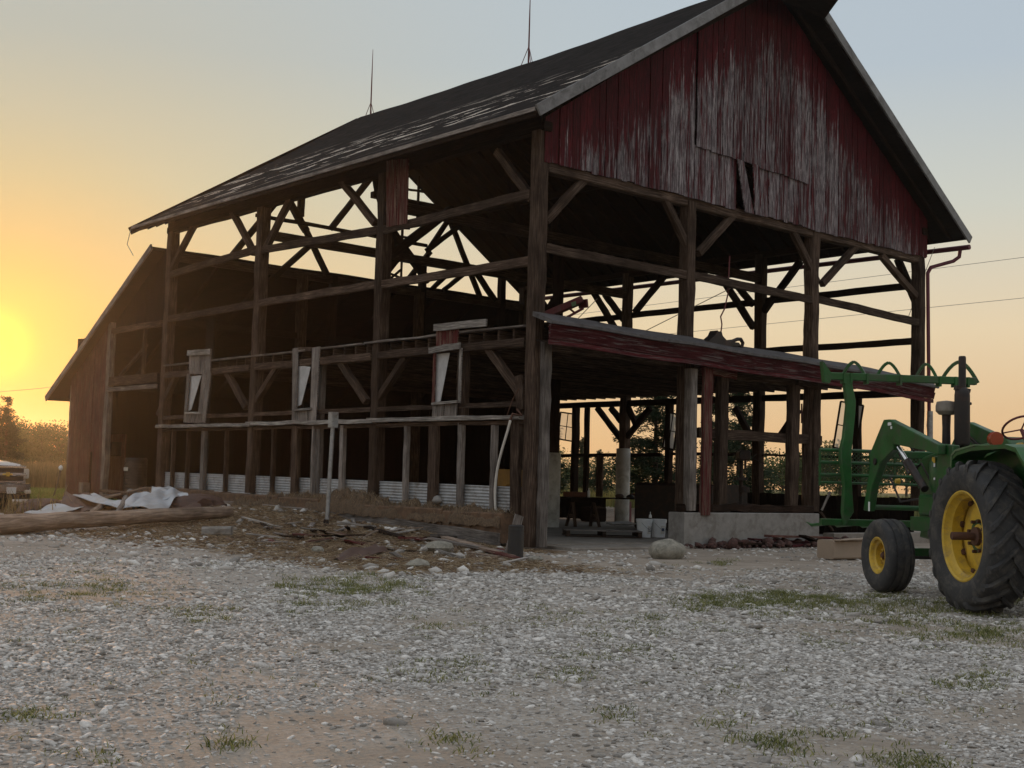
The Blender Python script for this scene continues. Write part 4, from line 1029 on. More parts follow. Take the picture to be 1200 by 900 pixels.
# logs
def log(a, b, r0, r1, label, mat='log', name='log'):
    m = MB(); n = 14; pts = [Vector(a).lerp(Vector(b), k/n)+Vector((random.uniform(-.012, .012), random.uniform(-.012, .012), random.uniform(-.01, .01))) for k in range(n+1)]
    m.tube(pts, [r0+(r1-r0)*k/n+random.uniform(-.006, .006) for k in range(n+1)], 14); return one(name, m, mat, label, 'log', None, 40)
A = G(-60, 628); B = G(268, 607)
B = G(268, 607); log(A+Vector((0, 0, .16)), B+Vector((0, 0, .13)), .19, .13, 'long bare pole lying along the rubbish pile, its cut end towards the barn')
A = G(-80, 634); B2 = G(110, 616); log(A+Vector((0, 0, .12)), B2+Vector((0, 0, .13)), .15, .12, 'shorter brown log lying in front of the long pole at the left', 'log')
p = G(128, 618); q = G(150, 596); log((p.x, p.y, p.z+.04), (q.x-.1, q.y-.3, q.z+.42), .045, .085, 'short pale stub of bark-free branch propped over the long pole', 'white_wood', 'branch')
p = G(90, 619); q = G(115, 600); log((p.x, p.y, p.z+.05), (q.x, q.y-.3, q.z+.2), .07, .08, 'brown stub of timber leaning on the long pole', 'log', 'timber_stub')
# crumpled pale metal sheets on the pile
def sheet(pts, label, mat='sheet_metal', amp=.05, name='metal_sheet', cat='metal sheet', n=12, grp=None, th=.012):
    a, b, c, d = [Vector(p) for p in pts]; m = MB(); ph = random.uniform(0, 6)
    for s in (0, 1):
        for i in range(n+1):
            for j in range(n+1):
                u, v = i/n, j/n; p = a*(1-u)*(1-v)+b*u*(1-v)+c*u*v+d*(1-u)*v
                z = amp*(math.sin(u*7+ph)*math.cos(v*5+ph*2)+.5*math.sin(u*13+v*9+ph)); m.v.append((p.x, p.y, p.z+z-s*th))
    st = n+1; N = st*st
    for i in range(n):
        for j in range(n):
            m.face([i*st+j, (i+1)*st+j, (i+1)*st+j+1, i*st+j+1]); m.face([N+i*st+j+1, N+(i+1)*st+j+1, N+(i+1)*st+j, N+i*st+j])
    for i in range(n):
        m.face([i*st, i*st+st, N+i*st+st, N+i*st]); m.face([i*st+n, N+i*st+n, N+i*st+st+n, i*st+st+n]); m.face([i, N+i, N+i+1, i+1]); m.face([n*st+i, n*st+i+1, N+n*st+i+1, N+n*st+i])
    return one(name, m, mat, label, cat, grp, 40)
def at(px, py, d):
    """point on the sight line at camera depth d"""
    v = ray(px, py); return Vector(CAM+v*(d/FPX))
def pile(px, py, d): return at(px, py, depth(G(px, 605))+(d-30.0)*1.3)
c_ = pile(170, 596, 31.0); m = MB()
for k in range(9):
    q_ = pile(60+k*22, 600, 31.2+.5*(k % 2)); m.blob((q_.x, q_.y, gz(q_.x, q_.y)), (.75, .6, .24), 3, .3, 50+k)
o = m.build('debris_mound', M['tarp'], None); tag(o, 'dark mound of soil and broken scraps under the metal sheets', 'debris', None, 'stuff')
sheet([pile(148, 590, 30.0), pile(193, 572, 31.5), pile(213, 577, 31.5), pile(190, 601, 29.6)], 'large pale bent metal sheet on top of the rubbish pile', amp=.05)
sheet([pile(130, 589, 30.3), pile(168, 576, 31.5), pile(190, 580, 31.2), pile(150, 597, 29.8)], 'narrow pale metal strip lying across the middle of the pile', amp=.04)
sheet([pile(176, 588, 30.6), pile(178, 570, 31.6), pile(215, 574, 31.8), pile(222, 585, 31.2)], 'crumpled whitish metal sheet nearest the barn posts', amp=.07)
sheet([pile(85, 580, 30.9), pile(110, 578, 31.2), pile(155, 592, 30.4), pile(140, 596, 29.9)], 'long thin pale metal flashing sloping down over the pile', amp=.02)
sheet([pile(28, 601, 29.6), pile(66, 590, 30.4), pile(98, 595, 30.2), pile(58, 603, 29.4)], 'flat whitish panel lying at the left end of the pile', amp=.03)
sheet([pile(70, 600, 30.1), pile(76, 574, 31.2), pile(112, 584, 31.0), pile(118, 602, 30.0)], 'dark brown bent sheet standing below the shed corner', 'tarp', .06, 'bent_sheet')
sheet([pile(182, 602, 30.3), pile(192, 586, 30.9), pile(232, 588, 31.2), pile(238, 603, 30.4)], 'brown tarpaulin heaped at the barn end of the pile', 'tarp', .08, 'tarpaulin', 'tarpaulin')
def boards(spots, group, lab, mats, n0=5):
    for k, (p, q, w, th) in enumerate(spots):
        m = MB(); m.beam(p, q, w, th, .006, n0); one('loose_plank', m, mats[k % len(mats)], lab[k], 'plank', group)
sp = [(pile(108, 582, 31.3), pile(160, 578, 31.8), .14, .05), (pile(120, 575, 32), pile(155, 579, 31.3), .2, .06), (pile(112, 586, 30.8), pile(170, 572, 32.0), .1, .05), (pile(45, 602, 29.8), pile(75, 596, 30.6), .2, .05)]
boards(sp, 'planks in the rubbish pile', ['grey plank lying flat below the shed doorway', 'wide worn plank on the doorstep of the shed', 'brown plank slanting across the pile towards the barn', 'dark plank at the left tip of the pile'], ['grey_wood', 'timber', 'log'])
# scoop leaning at shed corner
m = MB(); a = at(62, 584, 41); b = at(71, 550, 41.6); m.tube([a, a.lerp(b, .5)+Vector((.02, 0, 0)), b], .022, 8)
sh = thing('shovel', 'shovel leaning against the left corner of the shed', 'shovel', a)
o = m.build('handle', M['pole_wood'], sh, 40); o.location = -a
m = MB(); m.box((a.x, a.y, a.z-.04), (.34, .28, .04), bev=.01); o = m.build('blade', M['metal_trim'], sh); o.location = -a
m = MB(); m.blob(b+Vector((.0, 0, .05)), (.07, .07, .09), 2, .1, 3); o = m.build('grip', M['white_plastic'], sh); o.location = -a
# dark ribbed barrel in the shed opening
bp = on(158, 571, x=.9); bp.z = .5
m = MB(); pr = [(0, 0)]; 
for k in range(13): z = k*.098; pr += [(.36, z), (.375, z+.03), (.375, z+.06), (.36, z+.09)]
pr += [(.34, 1.3), (0, 1.3)]; m.lathe(pr, 28, (0, 0, 0), 'z'); bar = thing('barrel', 'tall dark ribbed barrel standing in the shed doorway', 'barrel', bp)
m.build('drum', M['dark_grey'], bar, 30); m = MB(); m.box((-.37, -.05, .92), (.02, .3, .12)); m.build('label', M['label_paper'], bar)
bx = G(100, 578); m = MB(); m.box((-.25, 22.2, .75), (.25, .35, .36), bev=.02); one('crate', m, 'grey_wood', 'small pale crate against the red shed boards', 'crate')
# galvanised post in front of the long side
p = G(383, 612); m = MB(); ps = thing('metal_post', 'galvanised metal post with a square cap in front of the long side', 'post', p)
m.tube([(0, 0, -.1), (.06, .0, 2.15)], .045, 14); m.build('pole', M['galv'], ps, 40); m = MB(); m.box((.065, 0, 2.25), (.17, .17, .34), bev=.01); m.build('cap', M['galv'], ps)
# white hose / pipe leaning on the corner
m = MB(); a = S(598, 493, -.25); b = G(586, 641); mid = a.lerp(b, .62)+Vector((-.0, .28, 0))
pts = [a.lerp(b, t)+Vector((0, .32*math.sin(math.pi*t)**1.2, 0)) for t in np.linspace(0, 1, 14)]; m.tube(pts, .028, 8)
one('bent_pipe', m, 'white_pipe', 'thin white bent pipe leaning beside the corner post', 'pipe', None, 50)
m = MB(); a2 = S(597, 494, -.2); m.tube([a2, S(601, 485, -.15), S(612, 487, -.12), S(606, 480, -.1)], .03, 7); m.tube([S(594, 487, -.1), S(600, 470, -.12), S(608, 455, -.1)], .012, 6); one('tangled_cable', m, 'brown_iron', 'tangle of old cable on the sill by the corner post', 'cable', None, 40)
# black drain pipe and pale board at the foot of the corner
p = G(604, 654); m = MB(); pr = []
for k in range(10): pr += [(.142, k*.06), (.146, k*.06+.02), (.146, k*.06+.04)]
pr += [(.11, .6), (.11, 0)]; m.lathe(pr, 20, (p.x, p.y, p.z), 'z', closed=True); one('drain_pipe', m, 'black_plastic', 'short black drain pipe standing at the foot of the corner post', 'pipe', None, 40)
m = MB(); q = G(622, 652); m.beam((q.x-.25, q.y+.35, q.z), (q.x-.05, q.y+.3, q.z+.75), .2, .05); one('loose_plank', m, 'grey_wood', 'grey board leaning behind the black drain pipe', 'plank')
m = MB(); q = G(627, 657); m.blob((q.x, q.y, q.z+.03), (.2, .15, .05), 2, .15, 5); one('flat_stone', m, 'stone', 'flat pale stone on the ground right of the black drain pipe', 'stone')
# plank heap beside the corner
sp = []; lab = []
base = G(555, 648)
data = [(470, 636, 500, 634, 'reddish board end furthest left in the plank heap', 'red_timber', .06), (503, 640, 592, 650, 'long grey board on top of the plank heap', 'grey_wood', .12), (520, 634, 600, 655, 'brown board slanting down to the drain pipe', 'log', .05), (545, 640, 605, 657, 'lowest dark board in the heap by the drain pipe', 'red_timber', .03),
        (495, 643, 542, 657, 'thin pale strip in front of the plank heap', 'white_wood', .02), (508, 632, 560, 633, 'short grey board lying behind the plank heap', 'grey_wood', .05), (430, 622, 470, 632, 'dark board end under the straw, left of the plank heap', 'dark_timber', .05), (535, 630, 596, 634, 'rusty brown plank against the base of the wall', 'red_timber', .1), (395, 618, 440, 620, 'pale splintered board below the long side wall', 'white_wood', .08)]
for (x0, y0, x1, y1, lb, mt, dz) in data:
    p, q = G(x0, y0), G(x1, y1); m = MB(); m.beam(p+Vector((0, 0, dz+.03)), q+Vector((0, 0, .04)), .17 if mt != 'white_wood' else .06, .045, .006, 5); one('loose_plank', m, mt, lb, 'plank', 'planks lying below the long wall')
sc0 = None
for k in range(60):
    px, py = random.uniform(300, 610), 0; py = random.uniform(618, 662) if px > 420 else random.uniform(612, 640)
    p = G(px, py)
    if p.x > -.5: continue
    if sc0 is None or k % 6 == 0:
        m = MB(); L_ = random.uniform(.35, 1.1); m.beam((-L_/2, 0, .02), (L_/2, 0, .045), random.uniform(.05, .13), .022, .008, 4)
        o = one('splinter', m, ['grey_wood', 'log', 'red_timber', 'white_wood', 'dark_timber'][(k//6) % 5], 'small splintered board scrap lying in the straw below the long wall', 'wood scrap', 'splintered scraps in the straw'); sc0 = o
    else: o = sc0.copy(); COL.objects.link(o)
    o.location = (p.x, p.y, p.z+.01); o.rotation_euler = (random.gauss(0, .12), random.gauss(0, .1), random.uniform(0, 3.14))
# long dark roofing scrap
sheet([tuple(G(384, 655)+Vector((0, 0, .04))), tuple(G(440, 643)+Vector((0, 0, .1))), tuple(G(455, 648)+Vector((0, 0, .05))), tuple(G(400, 661)+Vector((0, 0, .02)))], 'dark curled scrap of roofing lying on the straw', 'tarp', .03, 'roofing_scrap', 'roofing scrap')
for (px, py, sx, lb, mt) in [(255, 628, .25, 'square pale block of broken concrete on the gravel left', 'concrete'), (372, 648, .14, 'small rounded rock in the straw near the roofing scrap', 'stone'), (514, 647, .28, 'rounded grey rock beneath the plank heap', 'stone'), (489, 666, .19, 'pale rock in front of the plank heap', 'stone')]:
    p = G(px, py); m = MB()
    if mt == 'concrete': m.beam(p+Vector((-.22, .2, .08)), p+Vector((.22, -.17, .1)), .28, .17, .012, 3, bev=.03)
    else: m.blob((p.x, p.y, p.z+sx*.3), (sx, sx*.8, sx*.5), 2, .18, int(px))
    one('rock', m, mt, lb, 'rock')
p = G(783, 655); m = MB(); m.blob((p.x+.1, p.y+.1, p.z+.12), (.37, .3, .24), 4, .16, 9); one('boulder', m, 'stone', 'large rounded boulder in front of the concrete footing', 'boulder', None, 60)
# round light thing on ledge
q = S(513, 586, -.3); m = MB(); m.blob(q, (.11, .11, .09), 3, .2, 4); one('ball', m, 'concrete', 'scuffed round ball resting on the wall ledge', 'ball', None, 60)
# --- things inside, behind the corner
def sawhorse(c, rz, lab):
    t = thing('sawhorse', lab, 'sawhorse', c, rz, 'sawhorses under the work board')
    m = MB(); m.beam((-.45, 0, .8), (.45, 0, .8), .09, .14); m.build('top_rail', M['dark_timber'], t)
    for sx in (-1, 1):
        for sy in (-1, 1):
            m = MB(); m.beam((sx*.36, 0, .78), (sx*.42, sy*.28, 0), .1, .05); m.build('leg', M['timber'], t)
        m = MB(); m.box((sx*.41, 0, .33), (.03, .34, .09)); m.build('gusset', M['timber'], t)
    return t
s0 = on(683, 617, z=.06); rzs = R_(-15)
sawhorse((s0.x, s0.y, .06), rzs, 'brown wooden sawhorse left under the work board'); s1 = on(757, 613, z=.06); sawhorse((s1.x, s1.y, .06), rzs+1.2, 'second sawhorse behind the white buckets')
tl = on(655, 577, y=s0.y); zt = .93
m = MB(); c = Vector((s0.x+1.35, s0.y+.1, zt)); m.box((c.x+.5, c.y-.2, c.z), (5.2, .8, .04), Matrix.Rotation(R_(-14), 3, 'Z')); one('work_board', m, 'dark_timber', 'long plywood board laid across the sawhorses', 'board')
bt = on(690, 577, y=s0.y); m = MB(); m.lathe([(0, 0), (.04, 0), (.042, .17), (.02, .22), (.018, .25), (.022, .27), (0, .27)], 18, (0, 0, 0), 'z'); bo = thing('bottle', 'white plastic bottle on the work board', 'bottle', (bt.x, bt.y, zt+.022)); m.build('container', M['white_plastic'], bo, 40)
m = MB(); m.box((bt.x-.45, bt.y+.15, zt+.1), (.7, .3, .15), bev=.03); one('tool_box', m, 'rust', 'low dark box on the work board left of the bottle', 'box')
for k, (dx_, dy_, r) in enumerate([(1.2, .1, .12), (1.6, 0, .1), (2.0, .15, .14), (2.4, -.02, .09)]):
    m = MB(); m.blob((bt.x+dx_, bt.y+dy_-.2, zt+.02+r*.5), (r*1.6, r, r*.6), 2, .25, k+20); one('rag_heap', m, ['tarp', 'black_iron', 'rust', 'tarp'][k], ['brown rag heap on the work board near the round column', 'black lump of scrap on the middle of the work board', 'rusty lump of scrap towards the right of the board', 'small brown rag at the right end of the board'][k], 'scrap', None, 50)
def pallet(c, rz, lab, w=1.9, d=1.1):
    t = thing('pallet', lab, 'pallet', c, rz)
    for k in range(7): m = MB(); m.box((0, -d/2+.08+k*(d-.16)/6, .15), (w, .12, .022)); m.build('deck_board', M['grey_wood'], t)
    for k in range(3): m = MB(); m.box((-w/2+.06+k*(w-.12)/2, 0, .075), (.09, d, .125)); m.build('stringer', M['timber'], t)
    for k in range(2): m = MB(); m.box((0, (-1, 1)[k]*(d/2-.08), .006), (w, .12, .018)); m.build('bottom_board', M['timber'], t)
    return t
pp = on(705, 629, z=.06); pallet((pp.x, pp.y, .075), R_(-38), 'grey wooden pallet lying on the floor before the columns')
m = MB(); q = on(727, 614, z=.25); m.blob((q.x, q.y, .27), (.45, .28, .06), 3, .25, 31); one('cloth_heap', m, 'cloth', 'crumpled pale cloth on the back of the pallet', 'cloth', None, 60)
def bucket(p, lab, rz):
    t = thing('bucket', lab, 'bucket', p, rz, 'white buckets by the footing')
    m = MB(); m.lathe([(0, 0), (.135, 0), (.155, .30), (.168, .30), (.168, .34), (.155, .345), (.155, .35), (0, .35)], 30, (0, 0, 0), 'z'); m.build('pail', M['white_plastic'], t, 40)
    m = MB(); m.lathe([(0, .375), (.16, .375), (.172, .37), (.172, .335), (.165, .335)], 30, (0, 0, 0), 'z'); m.build('lid', M['white_plastic'], t, 40)
    m = MB(); pts = [(.17*math.cos(a), .17*math.sin(a), .30-.13*math.sin(a/1.0 if a < math.pi else 0)) for a in np.linspace(math.pi*1.05, math.pi*1.95, 12)]; m.tube([(x*1.02, y*1.02, .3-.16*math.sin((k)/11*math.pi)) for k, (x, y, z) in enumerate(pts)], .004, 5); m.build('handle', M['galv'], t)
    m = MB()
    a0 = math.pi*1.3
    for k in range(8):
        a = a0+k*.08; b = a+.08
        i = len(m.v); m.v += [(.153*math.cos(a), .153*math.sin(a), .07), (.153*math.cos(b), .153*math.sin(b), .07), (.16*math.cos(b), .16*math.sin(b), .24), (.16*math.cos(a), .16*math.sin(a), .24)]; m.face([i, i+1, i+2, i+3])
    lb = m.build('label', M['label_paper'], t)
    m = MB()
    for (a, b2, z0, z1) in ((1.34, 1.46, .13, .19),) if 'right' in lab else ((1.33, 1.48, .18, .2), (1.33, 1.45, .15, .165), (1.33, 1.47, .12, .135)):
        A0, B0 = math.pi*a, math.pi*b2; i = len(m.v); m.v += [(.1605*math.cos(A0), .1605*math.sin(A0), z0), (.1605*math.cos(B0), .1605*math.sin(B0), z0), (.163*math.cos(B0), .163*math.sin(B0), z1), (.163*math.cos(A0), .163*math.sin(A0), z1)]; m.face([i, i+1, i+2, i+3])
    m.build('printed_mark', M['label_ink'], lb)
    return t
z0 = .062
def bfit(px, w_px, py):
    p = on(px, py, z=z0); return p
b1 = on(755, 629, z=z0); sc = ((P_ := (Vector(b1)-Vector(CAM))).length*19/FPX)/.34
for (px, lb, rz) in ((754.5, 'left of two white lidded plastic buckets beside the footing', .3), (771.5, 'right of two white lidded plastic buckets beside the footing', .1)):
    p = on(px, 629.5, z=z0); t = bucket((p.x, p.y, z0), lb, rz); t.scale = (sc,)*3
m = MB(); p = on(762, 608, z=.5); m.lathe([(0, 0), (.04, 0), (.035, .07), (.012, .1), (.008, .16), (0, .16)], 14, (p.x, p.y, z0+.375*sc), 'z'); one('spray_nozzle', m, 'white_plastic', 'small white nozzle bottle on the bucket lids', 'bottle', None, 40)
# drill press on the footing bay, seen as a silhouette
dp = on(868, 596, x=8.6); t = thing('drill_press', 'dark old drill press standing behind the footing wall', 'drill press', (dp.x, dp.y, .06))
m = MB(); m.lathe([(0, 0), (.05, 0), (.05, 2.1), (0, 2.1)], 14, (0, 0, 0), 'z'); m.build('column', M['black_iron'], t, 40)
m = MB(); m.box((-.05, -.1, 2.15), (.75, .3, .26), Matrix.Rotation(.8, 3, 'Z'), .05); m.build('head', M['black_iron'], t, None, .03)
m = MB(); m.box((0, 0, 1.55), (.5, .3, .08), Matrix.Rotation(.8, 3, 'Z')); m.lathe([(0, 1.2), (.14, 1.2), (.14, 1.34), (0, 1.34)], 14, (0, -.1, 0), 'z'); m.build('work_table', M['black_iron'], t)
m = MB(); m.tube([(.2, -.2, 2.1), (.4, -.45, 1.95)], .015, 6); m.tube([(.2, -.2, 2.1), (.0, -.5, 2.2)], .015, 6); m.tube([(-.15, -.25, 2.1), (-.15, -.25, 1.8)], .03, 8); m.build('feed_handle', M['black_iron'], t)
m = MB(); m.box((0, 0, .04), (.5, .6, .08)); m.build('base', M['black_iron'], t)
# carriage on the pent roof and its cord
c = F(838, 396, -.25); t = thing('hay_trolley', 'rusty black hay trolley lying on the pent roof edge', 'hay trolley', c)
fr2 = lambda px, py: (F(px, py, -.25)-c)
m = MB(); m.prism([(fr2(*q).x, fr2(*q).z) for q in [(814, 400), (826, 400), (834, 393), (836.5, 387.5), (838.5, 390), (841, 388.5), (842.5, 394), (848, 400), (862, 402), (862, 406), (820, 405)]], -.12, .12, lambda u, v, d: (u, d, v)); m.build('carriage', M['black_iron'], t)
m = MB(); m.tube([tuple(fr2(*q)) for q in [(848, 401), (858, 400), (864, 397.5), (868, 397.5), (870.5, 402), (869, 408), (865, 404)]], .045, 8); m.build('hook', M['black_iron'], t, 40)
m = MB(); pts = [F(855, 300, .3), F(853, 345, .3), F(849, 362, .2), F(844.5, 371, .1), F(846, 380, -.1), F(844.5, 392, -.2)]; m.tube(pts, .018, 6); one('hanging_rope', m, 'red_steel', 'thin reddish rope hanging down to the hay trolley', 'rope', None, 50)
# red hay elevator arm inside on the loft
t0 = on(634, 372, y=3.0); t1 = on(683, 351, y=2.2)
t = thing('hay_elevator', 'old red steel hay elevator poking out over the pent roof', 'hay elevator', t0)
v = Vector(t1)-Vector(t0)
m = MB(); m.beam((0, 0, 0), tuple(v), .3, .16, 0, 1, bev=.01); m.build('trough', M['red_steel'], t)
a = on(643, 384, y=2.8)-t0; b = on(684, 361, y=2.2)-t0; m = MB(); m.beam(a, b, .06, .06); m.beam(tuple(v*.62), b*.75+a*.25, .03, .05); m.beam(tuple(v), b, .3, .05, up=(1, 0, 0)); m.build('under_truss', M['red_steel'], t)
m = MB(); m.box(tuple(v*.75+Vector((-.05, -.17, 0))), (.28, .02, .1), Matrix.Rotation(-.35, 3, 'Y')); m.build('faded_marking', M['green_light'], t)
# short red strap hanging in the lower front
m = MB(); a = F(939.5, 473, .3); b = F(939.5, 496, .3); m.beam(a, b, .05, .02); one('hanging_strap', m, 'red_steel', 'short red strap hanging in the lower opening beside the tractor', 'strap')
# rubbish under the footing and beyond the tractor
k = 0
for (x0, y0, x1, y1, lb, mt) in [(880, 632, 968, 637, 'dark red board stacked below the footing wall', 'red_boards'), (900, 628, 972, 630, 'dark board on top of the stack below the footing', 'red_timber'), (860, 636, 930, 640, 'lowest brown board below the footing wall', 'dark_timber'), (925, 640, 971, 634, 'broken red plank end near the pale box', 'red_boards'), (940, 628, 970, 640, 'splintered board against the end of the footing', 'dark_timber')]:
    p, q = F(x0, y0, -.6-.1*k), F(x1, y1, -.6-.1*k); k += 1; m = MB(); m.beam(p, q, .22, .05, .008, 4); one('stacked_board', m, mt, lb, 'board', 'boards below the footing wall')
p = on(990, 655, z=0); m = MB(); m.box((p.x+.1, p.y+.1, .19), (1.05, .45, .38), Matrix.Rotation(R_(-8), 3, 'Z'), .035); m.beam((p.x-.42, p.y-.08, .385), (p.x+.55, p.y-.2, .43), .2, .012, .012, 5); one('cardboard_box', m, simple('faded_cardboard', (.30, .235, .18), .85, 0, .12, 2), 'faded pinkish box on the ground behind the front wheel', 'box')
for (a, b, w, lb, mt) in [((963, 598), (973, 576), .05, 'thin pale stick leaning beside the end of the footing', 'white_wood'), ((961, 600), (976, 622), .16, 'split board fallen from the end of the footing', 'timber')]:
    p, q = F(*a, -.3), F(*b, -.5); m = MB(); m.beam(p, q, w, .05, .004, 4); one('loose_plank', m, mt, lb, 'plank')
# machinery and dark heaps deep inside, only their dim shapes show
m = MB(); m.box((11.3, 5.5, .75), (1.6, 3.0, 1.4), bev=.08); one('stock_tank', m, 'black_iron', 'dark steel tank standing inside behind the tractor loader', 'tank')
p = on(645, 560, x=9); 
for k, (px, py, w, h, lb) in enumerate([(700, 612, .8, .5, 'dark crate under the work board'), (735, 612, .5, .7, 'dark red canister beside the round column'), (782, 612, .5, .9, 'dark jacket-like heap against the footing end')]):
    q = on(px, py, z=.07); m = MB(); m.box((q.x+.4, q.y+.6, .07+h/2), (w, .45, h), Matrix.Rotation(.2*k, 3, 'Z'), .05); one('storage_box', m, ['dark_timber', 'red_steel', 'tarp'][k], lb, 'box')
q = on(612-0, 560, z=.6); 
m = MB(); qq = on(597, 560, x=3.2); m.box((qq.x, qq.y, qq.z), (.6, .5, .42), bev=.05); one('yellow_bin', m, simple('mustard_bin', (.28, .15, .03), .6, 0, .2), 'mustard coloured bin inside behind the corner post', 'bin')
# ================================================================== POWER LINES (poles far beyond)
def pole(x, y, h=9.5):
    t = thing('utility_pole', 'wooden utility pole far %s' % ('beyond the barn, left' if x < 0 else 'beyond the tractor, right'), 'utility pole', (x, y, gz(x, y)))
    m = MB(); m.tube([(0, 0, -.2), (0, 0, h)], [.16, .1], 12); m.build('pole', M['pole_wood'], t, 50)
    m = MB(); m.beam((-.1, -1.1, h-.4), (.1, 1.1, h-.4), .1, .1); m.build('crossarm', M['pole_wood'], t); return t
def wire(p, q, sag, lb, r=.011):
    m = MB(); p = Vector(p); q = Vector(q); m.tube([p.lerp(q, t)-Vector((0, 0, sag*4*t*(1-t))) for t in np.linspace(0, 1, 24)], r, 5); one('power_line', m, 'wire', lb, 'cable', 'power lines behind the barn')
for (yL, yR, nm) in ((378, 290, 'upper power line crossing the sky behind the barn'), (410, 340, 'lower power line crossing the sky behind the barn')):
    wire(at(600, yL, 70), at(1290, yR, 52), .0, nm)
wire(at(-40, 461, 75), at(120, 446, 60), .1, 'faint power line in the orange sky at the left')
wire(on(655, 385, x=14.7)*.0+at(668, 383, 38), at(700, 350, 38), 0, 'guy wire seen through the loft behind the hay elevator', .012)
wire(at(754, 389, 38), at(856, 338, 38), 0, 'guy wire seen through the loft between two far posts', .012)
# ================================================================== TREES
def spruce_mesh(seed, H=9.0, Rb=2.6):
    r = np.random.default_rng(seed); V = []; Fc = []
    z = .7
    while z < H*.985:
        t = z/H; rad = Rb*(1-t)**.85*r.uniform(.75, 1.1)+.08; nb = max(4, int(9*(1-t)+4))
        for b in range(nb):
            a = r.uniform(0, 2*math.pi); Lb = rad*r.uniform(.65, 1.15)
            if r.random() < .2: continue
            droop = r.uniform(.0, .4); zj = r.uniform(-.35, .35); up_ = r.uniform(.0, .4)
            npt = int(14*Lb)+5
            for s in np.linspace(.15, 1, npt):
                cx, cy = math.cos(a)*Lb*s, math.sin(a)*Lb*s; cz = z+zj+Lb*(up_*s-droop*s*s)
                for q in range(9):
                    wv = .34*(1-s*.6)*Lb*.35+.05
                    p = np.array([cx, cy, cz])+r.normal(0, 1, 3)*np.array([wv, wv, .09])
                    L_ = r.uniform(.1, .22); d = r.normal(0, 1, 3)*np.array([1, 1, .35]); d /= np.linalg.norm(d); e = np.cross(d, r.normal(0, 1, 3)); e /= np.linalg.norm(e)+1e-6
                    i = len(V); V += [p-d*L_*.5, p+e*L_*.28, p+d*L_*.5]; Fc.append((i, i+1, i+2))
        z += r.uniform(.3, .46)*(.6+.4*(1-t))
    return np.array(V), np.array(Fc)
def leafy_mesh(seed, H=6.0, Rb=2.4, n=5200, leaf=.16, base=.18):
    r = np.random.default_rng(seed); nl = 12; C_ = []
    for k in range(nl):
        a = r.uniform(0, 6.28); rr = Rb*r.uniform(.1, .75); C_.append((rr*math.cos(a), rr*math.sin(a), H*r.uniform(base+.12, .86), Rb*r.uniform(.28, .52)))
    C_ = np.array(C_); k = r.integers(0, nl, n); d = r.normal(0, 1, (n, 3)); d /= np.linalg.norm(d, axis=1)[:, None]
    rad = C_[k, 3]*(r.random(n)**.45)*r.uniform(.8, 1.12, n); p = C_[k, :3]+d*rad[:, None]*np.array([1, 1, .8])
    d1 = r.normal(0, 1, (n, 3)); d1 /= np.linalg.norm(d1, axis=1)[:, None]; d2 = np.cross(d1, r.normal(0, 1, (n, 3))); d2 /= np.linalg.norm(d2, axis=1)[:, None]
    L_ = leaf*r.uniform(.6, 1.5, n)[:, None]
    V = np.stack([p-d1*L_*.5, p+d2*L_*.35, p+d1*L_*.5, p-d2*L_*.35], 1).reshape(-1, 3); Fc = np.arange(n*4).reshape(-1, 4); return V, Fc
def tree(name, p, kind, H, Rb, label, group, seed):
    t = thing(name, label, 'tree', p, random.uniform(0, 6), group)
    if kind == 'spruce': V, Fc = spruce_mesh(seed, H, Rb); fastmesh('crown', V, Fc, M['spruce'], 3, t)
    else: V, Fc = leafy_mesh(seed, H, Rb); fastmesh('crown', V, Fc, M['leaves'], 4, t)
    m = MB(); m.tube([(0, 0, -.2), (.03, .02, H*.4), (0, 0, H*.9)], [H*.022+.03, H*.015+.02, .015], 9)
    if kind != 'spruce':
        for k in range(5):
            a = k*1.26; m.tube([(0, 0, H*.3), (math.cos(a)*Rb*.3, math.sin(a)*Rb*.3, H*.5), (math.cos(a)*Rb*.6, math.sin(a)*Rb*.6, H*.72)], [.07, .05, .02], 6)
    m.build('trunk', M['bark'], t, 60); return t
def gat(px, d):
    p = at(px, 560, d); return Vector((p.x, p.y, gz(p.x, p.y)))
for k, (px, d, H, Rb, lb) in enumerate([(768, 50, 5.5, 2.3, 'large dark spruce seen between the round column and the grey post'), (866, 56, 5.9, 2.1, 'tall dark spruce seen through the front footing bay'), (640, 52, 4.4, 1.3, 'spruce at the left edge of the lower opening behind the first column'),
                                        (702, 62, 2.3, .9, 'small spruce left of the round column'), (682, 74, 3.6, .8, 'thin distant spruce in the gap right of the hanging window'), (832, 60, 5.2, 1.2, 'narrow spruce behind the grey front post, between the two big ones')]):
    tree('spruce_tree', gat(px, d), 'spruce', H, Rb, lb, 'spruces beyond the barn', 100+k)
hz = [(918, 90, 3.2, 3.0), (948, 105, 4.0, 3.4), (985, 100, 4.4, 3.4), (1022, 112, 4.3, 3.6), (1062, 108, 4.6, 3.6), (660, 120, 3.0, 4.2), (735, 125, 2.9, 4.5), (1240, 100, 5.0, 4), (1165, 150, 4.6, 4.5), (620, 130, 5, 4)]
lbs = ['round bush tree farthest left in the gap beside the drill press', 'green bush tree beside the tractor loader, behind the barn', 'bushy tree behind the mesh of the grapple', 'bushy tree behind the knee of the loader arm', 'low tree behind the rightmost barn post', 'distant tree behind the hanging window sash', 'distant tree behind the round column', 'tree beyond the right edge, behind the tractor seat', 'distant tree behind the tractor exhaust', 'distant tree hidden beside the corner post']
for k, (px, d, H, Rb) in enumerate(hz): tree('leafy_tree', gat(px, d), 'leafy', H, Rb, lbs[k], 'trees beyond the barn', 200+k)
